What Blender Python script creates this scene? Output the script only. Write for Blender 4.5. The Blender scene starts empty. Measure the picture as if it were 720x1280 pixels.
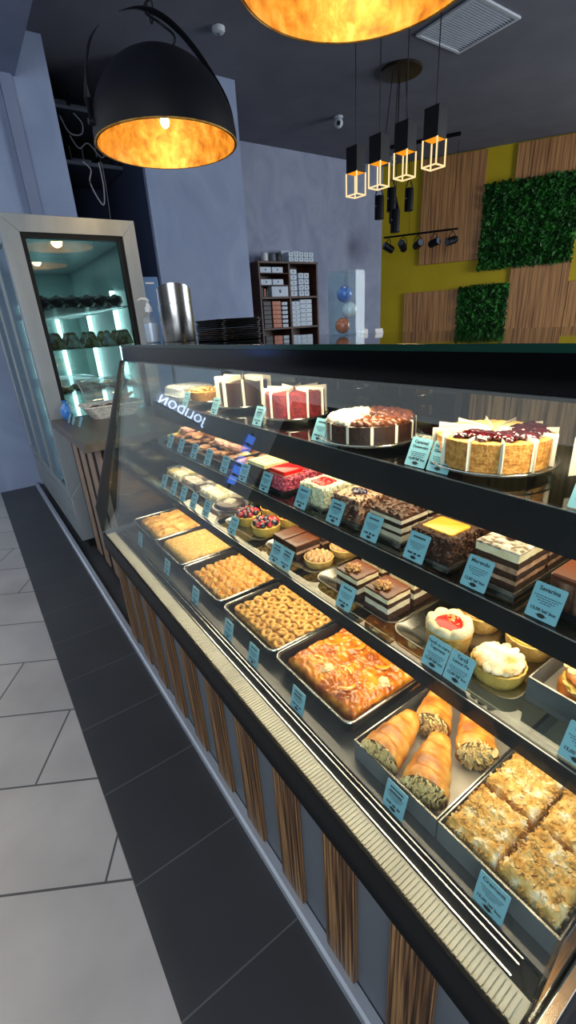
import bpy, math, random
from math import sin, cos, pi, sqrt, radians
from mathutils import Vector, Matrix, noise, Euler

S = bpy.context.scene
COL = S.collection
RND = random.Random(7)

# ------------------------------------------------------------------ colour and materials
def lin(h):
    if not isinstance(h, str):
        return tuple(h)[:3] + (1,)
    h = h.lstrip('#')
    c = [int(h[i:i + 2], 16) / 255 for i in (0, 2, 4)]
    return tuple(x / 12.92 if x <= .04045 else ((x + .055) / 1.055) ** 2.4 for x in c) + (1,)

MATS = {}

def new_mat(name):
    m = bpy.data.materials.new(name)
    m.use_nodes = True
    nt = m.node_tree
    nt.nodes.clear()
    out = nt.nodes.new('ShaderNodeOutputMaterial')
    MATS[name] = m
    return m, nt, out

def ramp(nt, stops):
    r = nt.nodes.new('ShaderNodeValToRGB')
    el = r.color_ramp.elements
    while len(el) < len(stops):
        el.new(.5)
    for e, (p, c) in zip(el, stops):
        e.position = p
        e.color = lin(c)
    return r

def coords(nt, stretch=(1, 1, 1), rot=(0, 0, 0)):
    tc = nt.nodes.new('ShaderNodeTexCoord')
    mp = nt.nodes.new('ShaderNodeMapping')
    mp.inputs['Scale'].default_value = stretch
    mp.inputs['Rotation'].default_value = rot
    nt.links.new(tc.outputs['Object'], mp.inputs['Vector'])
    return mp

def pm(name, cols, scale=20, stretch=(1, 1, 1), rough=.5, metal=0, bump=0, bscale=None, spec=.5, coat=0, detail=4, sss=0, emit=None, estr=0, distort=0):
    """principled material; cols is one colour or a list of ramp stops driven by noise"""
    m, nt, out = new_mat(name)
    b = nt.nodes.new('ShaderNodeBsdfPrincipled')
    nt.links.new(b.outputs[0], out.inputs[0])
    b.inputs['Roughness'].default_value = rough
    b.inputs['Metallic'].default_value = metal
    b.inputs['Specular IOR Level'].default_value = spec
    b.inputs['Coat Weight'].default_value = coat
    b.inputs['Coat Roughness'].default_value = .08
    if sss:
        b.inputs['Subsurface Weight'].default_value = sss
        b.inputs['Subsurface Radius'].default_value = (.01, .005, .003)
        b.inputs['Subsurface Scale'].default_value = 1
    mp = coords(nt, stretch)
    if isinstance(cols, (list, tuple)) and not isinstance(cols[0], (int, float)):
        stops = cols if isinstance(cols[0], (list, tuple)) and len(cols[0]) == 2 else [(i / (len(cols) - 1) * .5 + .25, c) for i, c in enumerate(cols)]
        n = nt.nodes.new('ShaderNodeTexNoise')
        n.inputs['Scale'].default_value = scale
        n.inputs['Detail'].default_value = detail
        n.inputs['Distortion'].default_value = distort
        nt.links.new(mp.outputs[0], n.inputs['Vector'])
        r = ramp(nt, stops)
        nt.links.new(n.outputs[0], r.inputs[0])
        nt.links.new(r.outputs[0], b.inputs['Base Color'])
    else:
        b.inputs['Base Color'].default_value = lin(cols)
    if bump:
        n2 = nt.nodes.new('ShaderNodeTexNoise')
        n2.inputs['Scale'].default_value = bscale or scale * 2
        n2.inputs['Detail'].default_value = 5
        nt.links.new(mp.outputs[0], n2.inputs['Vector'])
        bp = nt.nodes.new('ShaderNodeBump')
        bp.inputs['Strength'].default_value = bump
        bp.inputs['Distance'].default_value = .004
        nt.links.new(n2.outputs[0], bp.inputs['Height'])
        nt.links.new(bp.outputs[0], b.inputs['Normal'])
    if emit:
        b.inputs['Emission Color'].default_value = lin(emit)
        b.inputs['Emission Strength'].default_value = estr
    return m

def glass(name, tint='ffffff', refl=1.0, base=.04, rough=0.0, white=0.0):
    """thin pane: transparent plus a Schlick reflection; white adds a faint diffuse film (plastic)"""
    m, nt, out = new_mat(name)
    t = nt.nodes.new('ShaderNodeBsdfTransparent')
    t.inputs[0].default_value = lin(tint)
    g = nt.nodes.new('ShaderNodeBsdfGlossy')
    g.inputs['Roughness'].default_value = rough
    lw = nt.nodes.new('ShaderNodeLayerWeight')
    lw.inputs['Blend'].default_value = .5
    p = nt.nodes.new('ShaderNodeMath'); p.operation = 'POWER'; p.inputs[1].default_value = 5
    nt.links.new(lw.outputs['Facing'], p.inputs[0])
    q = nt.nodes.new('ShaderNodeMath'); q.operation = 'MULTIPLY_ADD'
    q.inputs[1].default_value = (1 - base) * refl; q.inputs[2].default_value = base * refl
    nt.links.new(p.outputs[0], q.inputs[0])
    mx = nt.nodes.new('ShaderNodeMixShader')
    nt.links.new(q.outputs[0], mx.inputs[0])
    nt.links.new(t.outputs[0], mx.inputs[1])
    nt.links.new(g.outputs[0], mx.inputs[2])
    last = mx
    if white:
        d = nt.nodes.new('ShaderNodeBsdfDiffuse')
        d.inputs[0].default_value = (.8, .83, .85, 1)
        m2 = nt.nodes.new('ShaderNodeMixShader')
        m2.inputs[0].default_value = white
        nt.links.new(mx.outputs[0], m2.inputs[1]); nt.links.new(d.outputs[0], m2.inputs[2])
        last = m2
    nt.links.new(last.outputs[0], out.inputs[0])
    return m

def emission(name, col, strength):
    m, nt, out = new_mat(name)
    e = nt.nodes.new('ShaderNodeEmission')
    e.inputs[0].default_value = lin(col); e.inputs[1].default_value = strength
    nt.links.new(e.outputs[0], out.inputs[0])
    return m

def wood(name, stops, scale, stretch, rough=.45, bump=.15):
    return pm(name, stops, scale=scale, stretch=stretch, rough=rough, bump=bump, detail=6, distort=.25)

def tile_mat(name, c1, c2, grout, rot, off, w, h, offset, mortar, rough, spec=.5):
    m, nt, out = new_mat(name)
    b = nt.nodes.new('ShaderNodeBsdfPrincipled')
    nt.links.new(b.outputs[0], out.inputs[0])
    b.inputs['Roughness'].default_value = rough
    b.inputs['Specular IOR Level'].default_value = spec
    tc = nt.nodes.new('ShaderNodeTexCoord')
    vr = nt.nodes.new('ShaderNodeVectorRotate'); vr.rotation_type = 'Z_AXIS'
    vr.inputs['Angle'].default_value = rot
    nt.links.new(tc.outputs['Object'], vr.inputs['Vector'])
    ad = nt.nodes.new('ShaderNodeVectorMath'); ad.operation = 'ADD'
    ad.inputs[1].default_value = (off[0], off[1], 0)
    nt.links.new(vr.outputs[0], ad.inputs[0])
    br = nt.nodes.new('ShaderNodeTexBrick')
    br.offset = offset; br.offset_frequency = 2; br.squash = 1
    br.inputs['Scale'].default_value = 1
    br.inputs['Brick Width'].default_value = w; br.inputs['Row Height'].default_value = h
    br.inputs['Mortar Size'].default_value = mortar; br.inputs['Mortar Smooth'].default_value = .1
    br.inputs['Bias'].default_value = 0
    br.inputs['Color1'].default_value = lin(c1); br.inputs['Color2'].default_value = lin(c2); br.inputs['Mortar'].default_value = lin(grout)
    nt.links.new(ad.outputs[0], br.inputs['Vector'])
    n = nt.nodes.new('ShaderNodeTexNoise'); n.inputs['Scale'].default_value = 3; n.inputs['Detail'].default_value = 6
    nt.links.new(tc.outputs['Object'], n.inputs['Vector'])
    r = ramp(nt, [(.3, 'e2e2e2'), (.7, 'ffffff')])
    nt.links.new(n.outputs[0], r.inputs[0])
    mx = nt.nodes.new('ShaderNodeMix'); mx.data_type = 'RGBA'; mx.blend_type = 'MULTIPLY'
    mx.inputs['Factor'].default_value = 1
    nt.links.new(br.outputs['Color'], mx.inputs['A']); nt.links.new(r.outputs[0], mx.inputs['B'])
    nt.links.new(mx.outputs['Result'], b.inputs['Base Color'])
    return m

# ------------------------------------------------------------------ mesh builder
class MB:
    def __init__(s):
        s.v = []; s.f = []; s.m = []

    def add(s, vs, fs, m=0, M=None):
        o = len(s.v)
        if M is not None:
            vs = [M @ Vector(p) for p in vs]
        s.v += [tuple(p) for p in vs]
        s.f += [tuple(i + o for i in f) for f in fs]
        s.m += [m] * len(fs)
        return s

    def box(s, x0, x1, y0, y1, z0, z1, m=0, M=None):
        vs = [(x, y, z) for z in (z0, z1) for y in (y0, y1) for x in (x0, x1)]
        return s.add(vs, [(0, 2, 3, 1), (4, 5, 7, 6), (0, 1, 5, 4), (2, 6, 7, 3), (0, 4, 6, 2), (1, 3, 7, 5)], m, M)

    def loft(s, loops, m=0, cap0=True, cap1=True, M=None, closed=True):
        n = len(loops[0]); vs = [p for l in loops for p in l]; fs = []
        for k in range(len(loops) - 1):
            for i in range(n if closed else n - 1):
                j = (i + 1) % n
                fs.append((k * n + i, k * n + j, (k + 1) * n + j, (k + 1) * n + i))
        if cap0: fs.append(tuple(reversed(range(n))))
        if cap1: fs.append(tuple((len(loops) - 1) * n + i for i in range(n)))
        return s.add(vs, fs, m, M)

    def lathe(s, prof, n=32, c=(0, 0, 0), m=0, cap0=True, cap1=True, M=None, wob=None):
        loops = []
        for r, z in prof:
            l = []
            for i in range(n):
                a = 2 * pi * i / n
                rr = r * (wob(a, z) if wob else 1)
                l.append((c[0] + rr * cos(a), c[1] + rr * sin(a), c[2] + z))
            loops.append(l)
        return s.loft(loops, m, cap0, cap1, M)

    def cyl(s, p0, p1, r0, r1=None, n=12, m=0):
        r1 = r0 if r1 is None else r1
        p0 = Vector(p0); p1 = Vector(p1)
        q = (p1 - p0).to_track_quat('Z', 'Y')
        l0 = [p0 + q @ Vector((r0 * cos(2 * pi * i / n), r0 * sin(2 * pi * i / n), 0)) for i in range(n)]
        l1 = [p1 + q @ Vector((r1 * cos(2 * pi * i / n), r1 * sin(2 * pi * i / n), 0)) for i in range(n)]
        return s.loft([l0, l1], m)

    def tube(s, pts, r, n=8, m=0, flat=1.0, closed=False):
        pts = [Vector(p) for p in pts]; loops = []
        N = len(pts)
        for k, p in enumerate(pts):
            if closed:
                d = pts[(k + 1) % N] - pts[k - 1]
            else:
                d = pts[min(k + 1, N - 1)] - pts[max(k - 1, 0)]
            q = d.to_track_quat('Z', 'Y')
            rr = r[k] if isinstance(r, (list, tuple)) else r
            loops.append([p + q @ Vector((rr * cos(2 * pi * i / n), rr * flat * sin(2 * pi * i / n), 0)) for i in range(n)])
        if closed:
            loops.append(loops[0])
            return s.loft(loops, m, False, False)
        return s.loft(loops, m)

    def ball(s, c, r, sx=1, sy=1, sz=1, n=12, m=0, amp=0, fr=40, seed=0, M=None):
        loops = []; k = max(5, n * 2 // 3)
        for a in range(1, k):
            t = pi * a / k
            l = []
            for i in range(n):
                p = 2 * pi * i / n
                d = Vector((sin(t) * cos(p), sin(t) * sin(p), -cos(t)))
                rr = r
                if amp:
                    rr *= 1 + amp * noise.noise(d * fr * r + Vector((seed, seed * 1.7, 0)))
                l.append((c[0] + d.x * rr * sx, c[1] + d.y * rr * sy, c[2] + d.z * rr * sz))
            loops.append(l)
        return s.loft(loops, m, True, True, M)

    def hf(s, x0, x1, y0, y1, z0, zf, nx=24, ny=24, m=0, edge=None, ms=None, M=None):
        """closed solid with the height field zf(x, y, u, v) on top; edge(x, y, u, v) may move the outline"""
        vs = []; fs = []
        for top in (1, 0):
            for j in range(ny + 1):
                for i in range(nx + 1):
                    u = i / nx; v = j / ny
                    x = x0 + (x1 - x0) * u; y = y0 + (y1 - y0) * v
                    z = zf(x, y, u, v) if top else z0
                    if edge:
                        x, y = edge(x, y, u, v)
                    vs.append((x, y, z))
        w = nx + 1; o = w * (ny + 1); fm = []
        for j in range(ny):
            for i in range(nx):
                a = j * w + i
                fs.append((a, a + 1, a + w + 1, a + w)); fm.append(m)
                fs.append((o + a, o + a + w, o + a + w + 1, o + a + 1)); fm.append(m)
        b = [i for i in range(nx)] + [j * w + nx for j in range(ny)] + [ny * w + i for i in range(nx, 0, -1)] + [j * w for j in range(ny, 0, -1)]
        for k in range(len(b)):
            p, q = b[k], b[(k + 1) % len(b)]
            fs.append((p, o + p, o + q, q)); fm.append(m if ms is None else ms)
        base = len(s.v)
        s.add(vs, fs, m, M)
        s.m[-len(fs):] = fm
        return s

    def prism(s, poly, y0, y1, m=0):
        """polygon in x, z extruded along y"""
        return s.loft([[(x, y0, z) for x, z in poly], [(x, y1, z) for x, z in poly]], m)

    def flake(s, c, r, rot, m=0, th=.0008):
        M = Matrix.Translation(Vector(c)) @ Euler(rot).to_matrix().to_4x4()
        n = 6
        l0 = [(r * cos(2 * pi * i / n) * 1.25, r * sin(2 * pi * i / n) * .8, -th + r * .25 * cos(2 * pi * i / n) ** 2) for i in range(n)]
        l1 = [(x * .96, y * .96, z + 2 * th) for x, y, z in l0]
        return s.loft([l0, l1], m, True, True, M)

def link(o):
    COL.objects.link(o)
    return o

def obj(name, mb, mats, parent=None, smooth=True, bevel=0, loc=None, rot=None, label=None, kind=None, angle=38, fixn=True):
    me = bpy.data.meshes.new(name)
    me.from_pydata(mb.v, [], mb.f)
    if not isinstance(mats, (list, tuple)):
        mats = [mats]
    for m in mats:
        me.materials.append(MATS[m] if isinstance(m, str) else m)
    me.polygons.foreach_set('material_index', mb.m)
    if fixn:
        import bmesh
        bm = bmesh.new(); bm.from_mesh(me)
        bmesh.ops.recalc_face_normals(bm, faces=bm.faces)
        bm.to_mesh(me); bm.free()
    if smooth:
        me.polygons.foreach_set('use_smooth', [True] * len(me.polygons))
        me.set_sharp_from_angle(angle=radians(angle))
    me.update()
    o = bpy.data.objects.new(name, me)
    link(o)
    if parent: o.parent = parent
    if loc: o.location = loc
    if rot: o.rotation_euler = rot
    if label: o['label'] = label
    if kind: o['kind'] = kind
    if bevel:
        bv = o.modifiers.new('Bevel', 'BEVEL'); bv.width = bevel; bv.segments = 2; bv.limit_method = 'ANGLE'; bv.angle_limit = radians(40)
    return o

def thing(name, label, cat, loc=(0, 0, 0), rot=(0, 0, 0), group=None):
    o = bpy.data.objects.new(name, None)
    o.empty_display_size = .05
    link(o)
    o.location = loc; o.rotation_euler = rot
    o['label'] = label; o['category'] = cat
    if group: o['group'] = group
    return o

def tag(o, label, cat, group=None):
    o['label'] = label; o['category'] = cat
    if group: o['group'] = group
    return o

def struct(name, mb, mats, **k):
    return obj(name, mb, mats, kind='structure', **k)

def dup(root, loc, rot=None, label=None, group=None, scale=None):
    r = root.copy(); link(r); r.location = loc
    if rot is not None: r.rotation_euler = rot
    if scale: r.scale = (scale,) * 3
    if label: r['label'] = label
    if group: r['group'] = group
    for ch in list(root.children):
        c = ch.copy(); link(c); c.parent = r
        for g in list(ch.children):
            d = g.copy(); link(d); d.parent = c
    return r

def rrect(w, d, r, z, n=4, cx=0, cy=0):
    pts = []
    for sx, sy, a0 in ((1, 1, 0), (-1, 1, 90), (-1, -1, 180), (1, -1, 270)):
        for k in range(n + 1):
            a = radians(a0 + 90 * k / n)
            pts.append((cx + sx * (w / 2 - r) + r * cos(a), cy + sy * (d / 2 - r) + r * sin(a), z))
    return pts

def N(x, y, z=0, f=1.0):
    return noise.noise(Vector((x * f, y * f, z)))

def text_mesh(body, size, x, y, z=0, align='CENTER', shear=0, extrude=.0002, bold=0, space=1):
    cu = bpy.data.curves.new('lettering', 'FONT')
    cu.body = body; cu.size = size; cu.align_x = align; cu.extrude = extrude; cu.shear = shear; cu.offset = bold
    cu.resolution_u = 2; cu.space_character = space
    o = bpy.data.objects.new('lettering', cu); link(o)
    dg = bpy.context.evaluated_depsgraph_get(); dg.update()
    me = bpy.data.meshes.new_from_object(o.evaluated_get(dg))
    mb = MB().add([(v.co.x + x, v.co.y + y, v.co.z + z) for v in me.vertices], [tuple(p.vertices) for p in me.polygons])
    bpy.data.objects.remove(o); bpy.data.curves.remove(cu); bpy.data.meshes.remove(me)
    return mb

def join(*mbs):
    r = MB()
    for b in mbs:
        o = len(r.v); r.v += b.v; r.f += [tuple(i + o for i in f) for f in b.f]; r.m += b.m
    return r

# ------------------------------------------------------------------ materials
tile_mat('floor_pale', 'a9a6a6', 'a3a1a2', '4c4c4f', radians(-30.4) * -1, (.195 + .66 * 20, -.145 + .33 * 40), .66, .33, .5, .0035, .38)
tile_mat('floor_dark', '37383b', '3a3b3e', '58595c', 0, (1.282, 0.075), 1.3, .325, .5, .0022, .42, .4)
pm('ceiling_paint', [(.3, '6b6d78'), (.7, '757781')], scale=3, rough=.85, spec=.2)
pm('plaster_blue', [(.3, '8492b0'), (.55, '909ebb'), (.75, '9ba8c3')], scale=2.2, stretch=(1, 1, .6), rough=.7, bump=.12, bscale=40, spec=.3, detail=8, distort=1)
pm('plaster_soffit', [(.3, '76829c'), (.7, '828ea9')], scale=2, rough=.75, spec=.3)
pm('plaster_shaded', '38405a', rough=.8, spec=.2)  # shade in the niche and on the column side put into the colour
pm('plaster_grey', [(.3, '8790ac'), (.5, '949db6'), (.72, 'a0a7bd')], scale=2.5, stretch=(1, 1, .7), rough=.7, bump=.1, bscale=40, spec=.3, detail=8, distort=1.2)
pm('paint_yellow', [(.3, 'b39c12'), (.7, 'bfa816')], scale=2, rough=.6, spec=.3)
pm('facade_grey', [(.3, 'b9bec4'), (.7, 'c6cbd0')], scale=1, rough=.7)
pm('added_wall_dark', [(.3, '1d2126'), (.7, '272c33')], scale=1, rough=.6)  # for the two unseen walls added to keep reflections dark
pm('strip_metal', [(.3, 'aab2be'), (.7, 'c3cad4')], scale=6, stretch=(1, .3, 1), rough=.4, metal=.6)
wood('slat_wood', [(.36, '150e09'), (.45, '3a2616'), (.54, '6a4a2c'), (.64, '97754c'), (.73, '4a321e')], 3.2, (52, 52, .7), rough=.42)
wood('slat_pale', [(.3, '5a4638'), (.5, '8d7563'), (.7, 'a08875')], 3, (30, 30, .8))
wood('panel_wood', [(.34, '6a4326'), (.46, '9c6a3c'), (.56, 'c08c52'), (.68, '835832')], 2.6, (13, 13, .28), rough=.5)
pm('case_black', '0c0d0f', rough=.4, spec=.18)
pm('post_grey', '24272c', rough=.4, spec=.3)
pm('matt_black', '0a0a0b', rough=.6, spec=.25)
pm('fascia_black', '030304', rough=.14, spec=.3)
pm('lip_black', [(.35, '0c0d10'), (.7, '1a1c21')], scale=5, rough=.12, spec=.3)
pm('panel_grey', [(.3, '4c5259'), (.7, '565c63')], scale=3, rough=.55)
pm('deck_steel', [(.3, '55565a'), (.7, '67686b')], scale=4, stretch=(6, .5, 1), rough=.38, metal=.75)
pm('bright_steel', [(.3, 'a9aaac'), (.7, 'cfd0d0')], scale=8, stretch=(1, 1, .2), rough=.2, metal=1)
pm('brushed_steel', [(.3, '9a9b9b'), (.7, 'c4c5c4')], scale=5, stretch=(30, 30, .3), rough=.24, metal=1)
pm('fridge_steel', [(.3, '868e93'), (.7, '9aa2a6')], scale=4, stretch=(2, 2, .4), rough=.42, metal=.55)
pm('grille_cream', [(.3, 'b5afa1'), (.7, 'cac4b6')], scale=9, rough=.45, sss=0)
pm('silver_card', [(.35, '8f8c87'), (.65, 'c9c6c0')], scale=30, rough=.25, metal=.9, bump=.1)
pm('tray_black', '15161a', rough=.32, spec=.5)
pm('tray_rim', [(.3, '8c8c8c'), (.7, 'd6d6d4')], scale=50, rough=.22, metal=1, bump=.25, bscale=60)
pm('box_grey', [(.3, '61666b'), (.7, '777b7e')], scale=8, rough=.4, metal=.35)
pm('box_inside', [(.3, 'a9a29a'), (.7, 'c4beb6')], scale=12, rough=.4, metal=.2)
pm('paper_white', [(.3, 'cfc8ba'), (.7, 'ddd7ca')], scale=20, rough=.7)
pm('card_teal', [(.3, '76abbd'), (.7, '82b6c8')], scale=10, rough=.45, sss=0)
pm('ink', '16262e', rough=.6)
pm('ink_black', '0a0d10', rough=.5)
glass('clear_glass', 'f4faf8', 1.0, .035)
glass('shelf_glass', 'b9c3c0', 1.0, .08, .02)
glass('dark_glass', '5d7f8a', 1.0, .12)
glass('door_glass', 'c6dade', 1.0, .10)
glass('clear_plastic', 'f2f5f6', 1.0, .06, .02, .05)
glass('cloudy_plastic', 'dfe6ea', 1.0, .07, .05, .22)
glass('acrylic', 'eaf3f6', .45, .05, 0, .03)
pm('slab_glass', '0b1012', rough=.03, spec=.9)
pm('slab_edge', '0d2b24', rough=.15, spec=.5)
# pastry
pm('golden_flaky', [(.3, 'a9682a'), (.45, 'cf9340'), (.6, 'e0b063'), (.75, 'efd092')], scale=26, rough=.5, bump=.8, bscale=90, coat=.15)
pm('golden_crumb', [(.3, 'b5833c'), (.5, 'd0a055'), (.7, 'e2bd78')], scale=120, rough=.75, bump=1, bscale=160)
pm('golden_pucker', [(.3, 'b0722c'), (.5, 'd39c48'), (.7, 'ecc983')], scale=38, rough=.4, bump=.5, coat=.3)
pm('golden_ring', [(.28, '9d6a2a'), (.5, 'c99546'), (.72, 'e3bd79')], scale=60, rough=.5, bump=.6, coat=.15)
pm('caramel_sheet', [(.28, '7a3206'), (.42, 'a8530c'), (.56, 'c97818'), (.74, 'e09c36')], scale=24, rough=.25, bump=.6, bscale=60, coat=.35, distort=.6)
pm('orange_peel', [(.3, 'd97a12'), (.7, 'efa02c')], scale=40, rough=.2, coat=.6)
pm('almond', [(.3, 'd6b07a'), (.7, 'ecd2a4')], scale=60, rough=.5)
pm('almond_pale', [(.3, 'd8b674'), (.7, 'ecd49a')], scale=60, rough=.55)
pm('horn_crust', [(.28, '8a4a10'), (.43, 'b56c1c'), (.57, 'cd8d36'), (.72, 'dcae62')], scale=30, rough=.42, bump=.5, bscale=70, coat=.2)
pm('cream_pale', [(.3, 'd6c388'), (.7, 'ead9a6')], scale=60, rough=.6, bump=.4)
pm('crumb_sugar', [(.3, 'a87a36'), (.44, 'c99a4c'), (.56, 'd9b675'), (.68, 'efe4cf')], scale=42, rough=.8, bump=1, bscale=120)
pm('tart_crust', [(.3, 'b98a44'), (.7, 'dcb26a')], scale=60, rough=.6, bump=.4)
pm('tart_crust_yellow', [(.3, 'c49a44'), (.7, 'd9b45c')], scale=60, rough=.5, bump=.2)
pm('custard', [(.3, 'd9b04e'), (.7, 'e8c76c')], scale=30, rough=.35)
pm('berry_red', [(.3, '8d0d1f'), (.7, 'c22539')], scale=80, rough=.25, coat=.5, bump=.5)
pm('berry_black', [(.3, '14121f'), (.7, '2c2a3d')], scale=60, rough=.25, coat=.5)
pm('cherry_dark', [(.3, '1c0307'), (.6, '3d0710'), (.75, '7a1222')], scale=50, rough=.12, coat=.8)
pm('jelly_red', 'd40c10', rough=.3, coat=.15, spec=.35)
pm('pink_crumb', [(.3, '9b1f3a'), (.5, 'c04a60'), (.7, 'd98a95')], scale=90, rough=.7, bump=1, bscale=120)
pm('meringue', [(.36, 'c8954f'), (.48, 'e2cfae'), (.58, 'efe6d6')], scale=22, rough=.55, bump=.2)
pm('whipped', [(.3, 'd8c9ae'), (.7, 'e8dcc6')], scale=30, rough=.5)
pm('petal_cream', [(.3, 'cbb995'), (.7, 'ddcdac')], scale=40, rough=.7, bump=.3)
pm('white_choc', [(.3, 'd9c78a'), (.7, 'ecdfae')], scale=25, rough=.45, bump=.2)
pm('white_crumb', [(.3, 'b9b48c'), (.5, 'd9d5b4'), (.7, 'eeeada')], scale=110, rough=.75, bump=1, bscale=140)
pm('choc_glaze', [(.3, '4f2512'), (.7, '663219')], scale=10, rough=.38, coat=.12)
pm('choc_dark', [(.3, '1c0e09'), (.7, '33190f')], scale=40, rough=.4, bump=.4, coat=.1)
pm('choc_sponge', [(.3, '2a150c'), (.7, '46250f')], scale=140, rough=.85, bump=.9, bscale=200)
pm('choc_flakes', [(.3, '2b160e'), (.5, '4a291a'), (.7, '6b4530')], scale=70, rough=.45, bump=.5)
pm('choc_sides', [(.3, '2a140d'), (.5, '5a3526'), (.7, '8a6a58')], scale=60, stretch=(1, 1, .25), rough=.5, bump=.8)
pm('vanilla_layer', [(.3, 'd8c39a'), (.7, 'eadcbb')], scale=60, rough=.6, bump=.3)
pm('milk_layer', [(.3, 'cdbda4'), (.7, 'dfd2bd')], scale=60, rough=.6, bump=.2)
pm('caramel_top', [(.3, 'd08a24'), (.7, 'e5a63c')], scale=12, rough=.35, coat=.15)
pm('cheese_yellow', [(.3, 'dcb262'), (.55, 'efd48d'), (.75, 'f6e6b9')], scale=14, rough=.4, coat=.2)
pm('biscuit', [(.3, '9c6426'), (.5, 'bd823a'), (.7, 'd6a35c')], scale=150, rough=.8, bump=.8, bscale=200)
pm('powder_top', [(.38, '5a483a'), (.48, '9a8c7f'), (.62, 'c4b9ad')], scale=90, rough=.85, bump=.4)
pm('mauve_cream', [(.3, '8f6a52'), (.5, 'b98f74'), (.7, 'd3ad94')], scale=50, rough=.6, bump=.6)
pm('blueberry', '241a3c', rough=.15, coat=.7)
pm('velvet', [(.3, '4a0710'), (.5, '6d101a'), (.7, '8c1d25')], scale=90, rough=.7, bump=.8, bscale=120)
pm('cookie_brown', [(.3, '5a3018'), (.5, '8d5a35'), (.7, 'b98a62')], scale=40, rough=.55, bump=.6)
pm('cookie_pink', [(.3, 'a87060'), (.7, 'd3a595')], scale=40, rough=.5, bump=.4)
pm('cookie_yellow', [(.3, 'c9a84a'), (.7, 'e3cd80')], scale=40, rough=.5, bump=.3)
pm('nut_gold', [(.3, '8f5a22'), (.5, 'c0904c'), (.7, 'e2c084')], scale=50, rough=.45, bump=.6, coat=.3)
pm('walnut_brown', [(.3, '6d4522'), (.5, 'a3733f'), (.7, 'c79a62')], scale=120, rough=.5, bump=.8, bscale=200)
pm('rosette_tan', [(.3, 'b98555'), (.5, 'd0a272'), (.7, 'e3bd90')], scale=90, rough=.55, bump=.4)
pm('platter_steel', [(.3, '8f8e8b'), (.7, 'aba9a5')], scale=5, rough=.2, metal=1)
pm('bun_crust', [(.3, '93440f'), (.5, 'bb6a22'), (.7, 'd6913f')], scale=16, rough=.35, bump=.3, coat=.3)
# things around the case
pm('gold_leaf', [(.3, '9a6420'), (.45, 'bf8a34'), (.58, 'd2a04a'), (.75, 'e6c078')], scale=22, rough=.45, metal=.3, bump=.6, bscale=30, distort=.3, detail=8)
pm('lamp_black', [(.3, '0b0d12'), (.7, '10131a')], scale=6, rough=.5, spec=.2)
pm('bronze', [(.3, '2e261d'), (.7, '40362a')], scale=6, rough=.45, metal=.6)
pm('vent_white', 'c3c9d2', rough=.6)
pm('plastic_white', 'd5d8da', rough=.4)
pm('plastic_black', '0d0e10', rough=.35)
pm('appliance_blue', [(.3, '4d6f9d'), (.7, '5a7dab')], scale=2, rough=.4, metal=.2)
pm('cabinet_wood', [(.35, '2a140c'), (.5, '3f2014'), (.65, '522c1b')], scale=4, stretch=(1, 1, 8), rough=.5)
pm('box_blue', [(.3, 'aebfd2'), (.7, 'c5d3e2')], scale=6, rough=.5)
pm('box_red', [(.3, 'a3563f'), (.7, 'c47a5c')], scale=14, rough=.5)
pm('box_dark', '23252e', rough=.5)
pm('soap', 'c6d4e6', rough=.1, spec=.6)
pm('wicker', [(.3, 'a9a49b'), (.5, 'cdc9c0'), (.7, 'e4e1d9')], scale=60, stretch=(1, 1, 2), rough=.6, bump=.5)
pm('countertop', [(.3, '4a4540'), (.7, '5a544d')], scale=30, rough=.4, bump=.1)
pm('leaf', [(.3, '0d3a12'), (.5, '1d5a1c'), (.65, '2f7a29'), (.8, '5a9a48')], scale=9, rough=.5, spec=.35)
pm('leaf_dark', '07220b', rough=.8)
pm('fridge_inner', [(.3, '8fa8a4'), (.7, 'a8beb8')], scale=3, rough=.35)
pm('wrapped', [(.3, '5c4526'), (.5, 'a07c48'), (.7, 'd8c6a2')], scale=28, rough=.25, coat=.5, bump=.5)
pm('blue_wrap', '3c7fd0', rough=.3, coat=.4)
pm('ball_blue', '2f6fc4', rough=.2, coat=.5)
pm('ball_orange', 'd0602a', rough=.2, coat=.5)
pm('ball_white', 'd9dcdf', rough=.2, coat=.5)
pm('cable_grey', '8a8f98', rough=.6)
pm('device_grey', '5c6572', rough=.5)
pm('back_door_streaks', [(.32, '1d1812'), (.46, '4a3d2c'), (.58, '6f5f49'), (.7, '2f271d')], scale=3, stretch=(20, 34, .9), rough=.22, spec=.6)  # brown vertical streaks in the door colour
emission('led_warm', 'ffd9a0', 5)
emission('led_white', 'e8fff4', 9)
emission('bulb_glow', 'ffd890', 14)
emission('sign_white', 'c8d8ff', 9)
emission('sign_blue', '5a8cff', 6)
emission('strip_light', 'f2f6ff', 14)

# ------------------------------------------------------------------ the setting
H = 3.76
struct('floor', MB().box(-12, .018, -5, 16, -.1, 0), 'floor_pale', smooth=False)
struct('floor', MB().box(.018, 10, -5, 8, -.1, 0), 'floor_dark', smooth=False)
struct('ceiling', MB().box(-1.4, 10, -2.5, 8, H, H + .1), 'ceiling_paint', smooth=False)
struct('wall_back', MB().box(-.4, 1.31, 5.22, 5.4, 0, H - .001), 'plaster_blue', smooth=False)
struct('wall_recess', MB().box(1.31, 2.02, 6.57, 6.7, 0, H - .001), 'plaster_shaded', smooth=False)
struct('wall_recess_side', MB().box(1.17, 1.31, 5.4, 6.57, 0, H - .001), 'plaster_shaded', smooth=False)
struct('wall_column_side', MB().box(2.02, 2.06, 5.22, 6.57, 0, H - .001), 'plaster_shaded', smooth=False)
struct('wall_column', MB().box(2.02, 3.13, 5.16, 5.22, 0, H - .001).box(3.09, 3.13, 5.22, 6.57, 0, H - .001), 'plaster_blue', smooth=False)
struct('wall_rear', MB().box(3.13, 6.77, 6.57, 6.7, 0, H - .001), 'plaster_grey', smooth=False)
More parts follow.
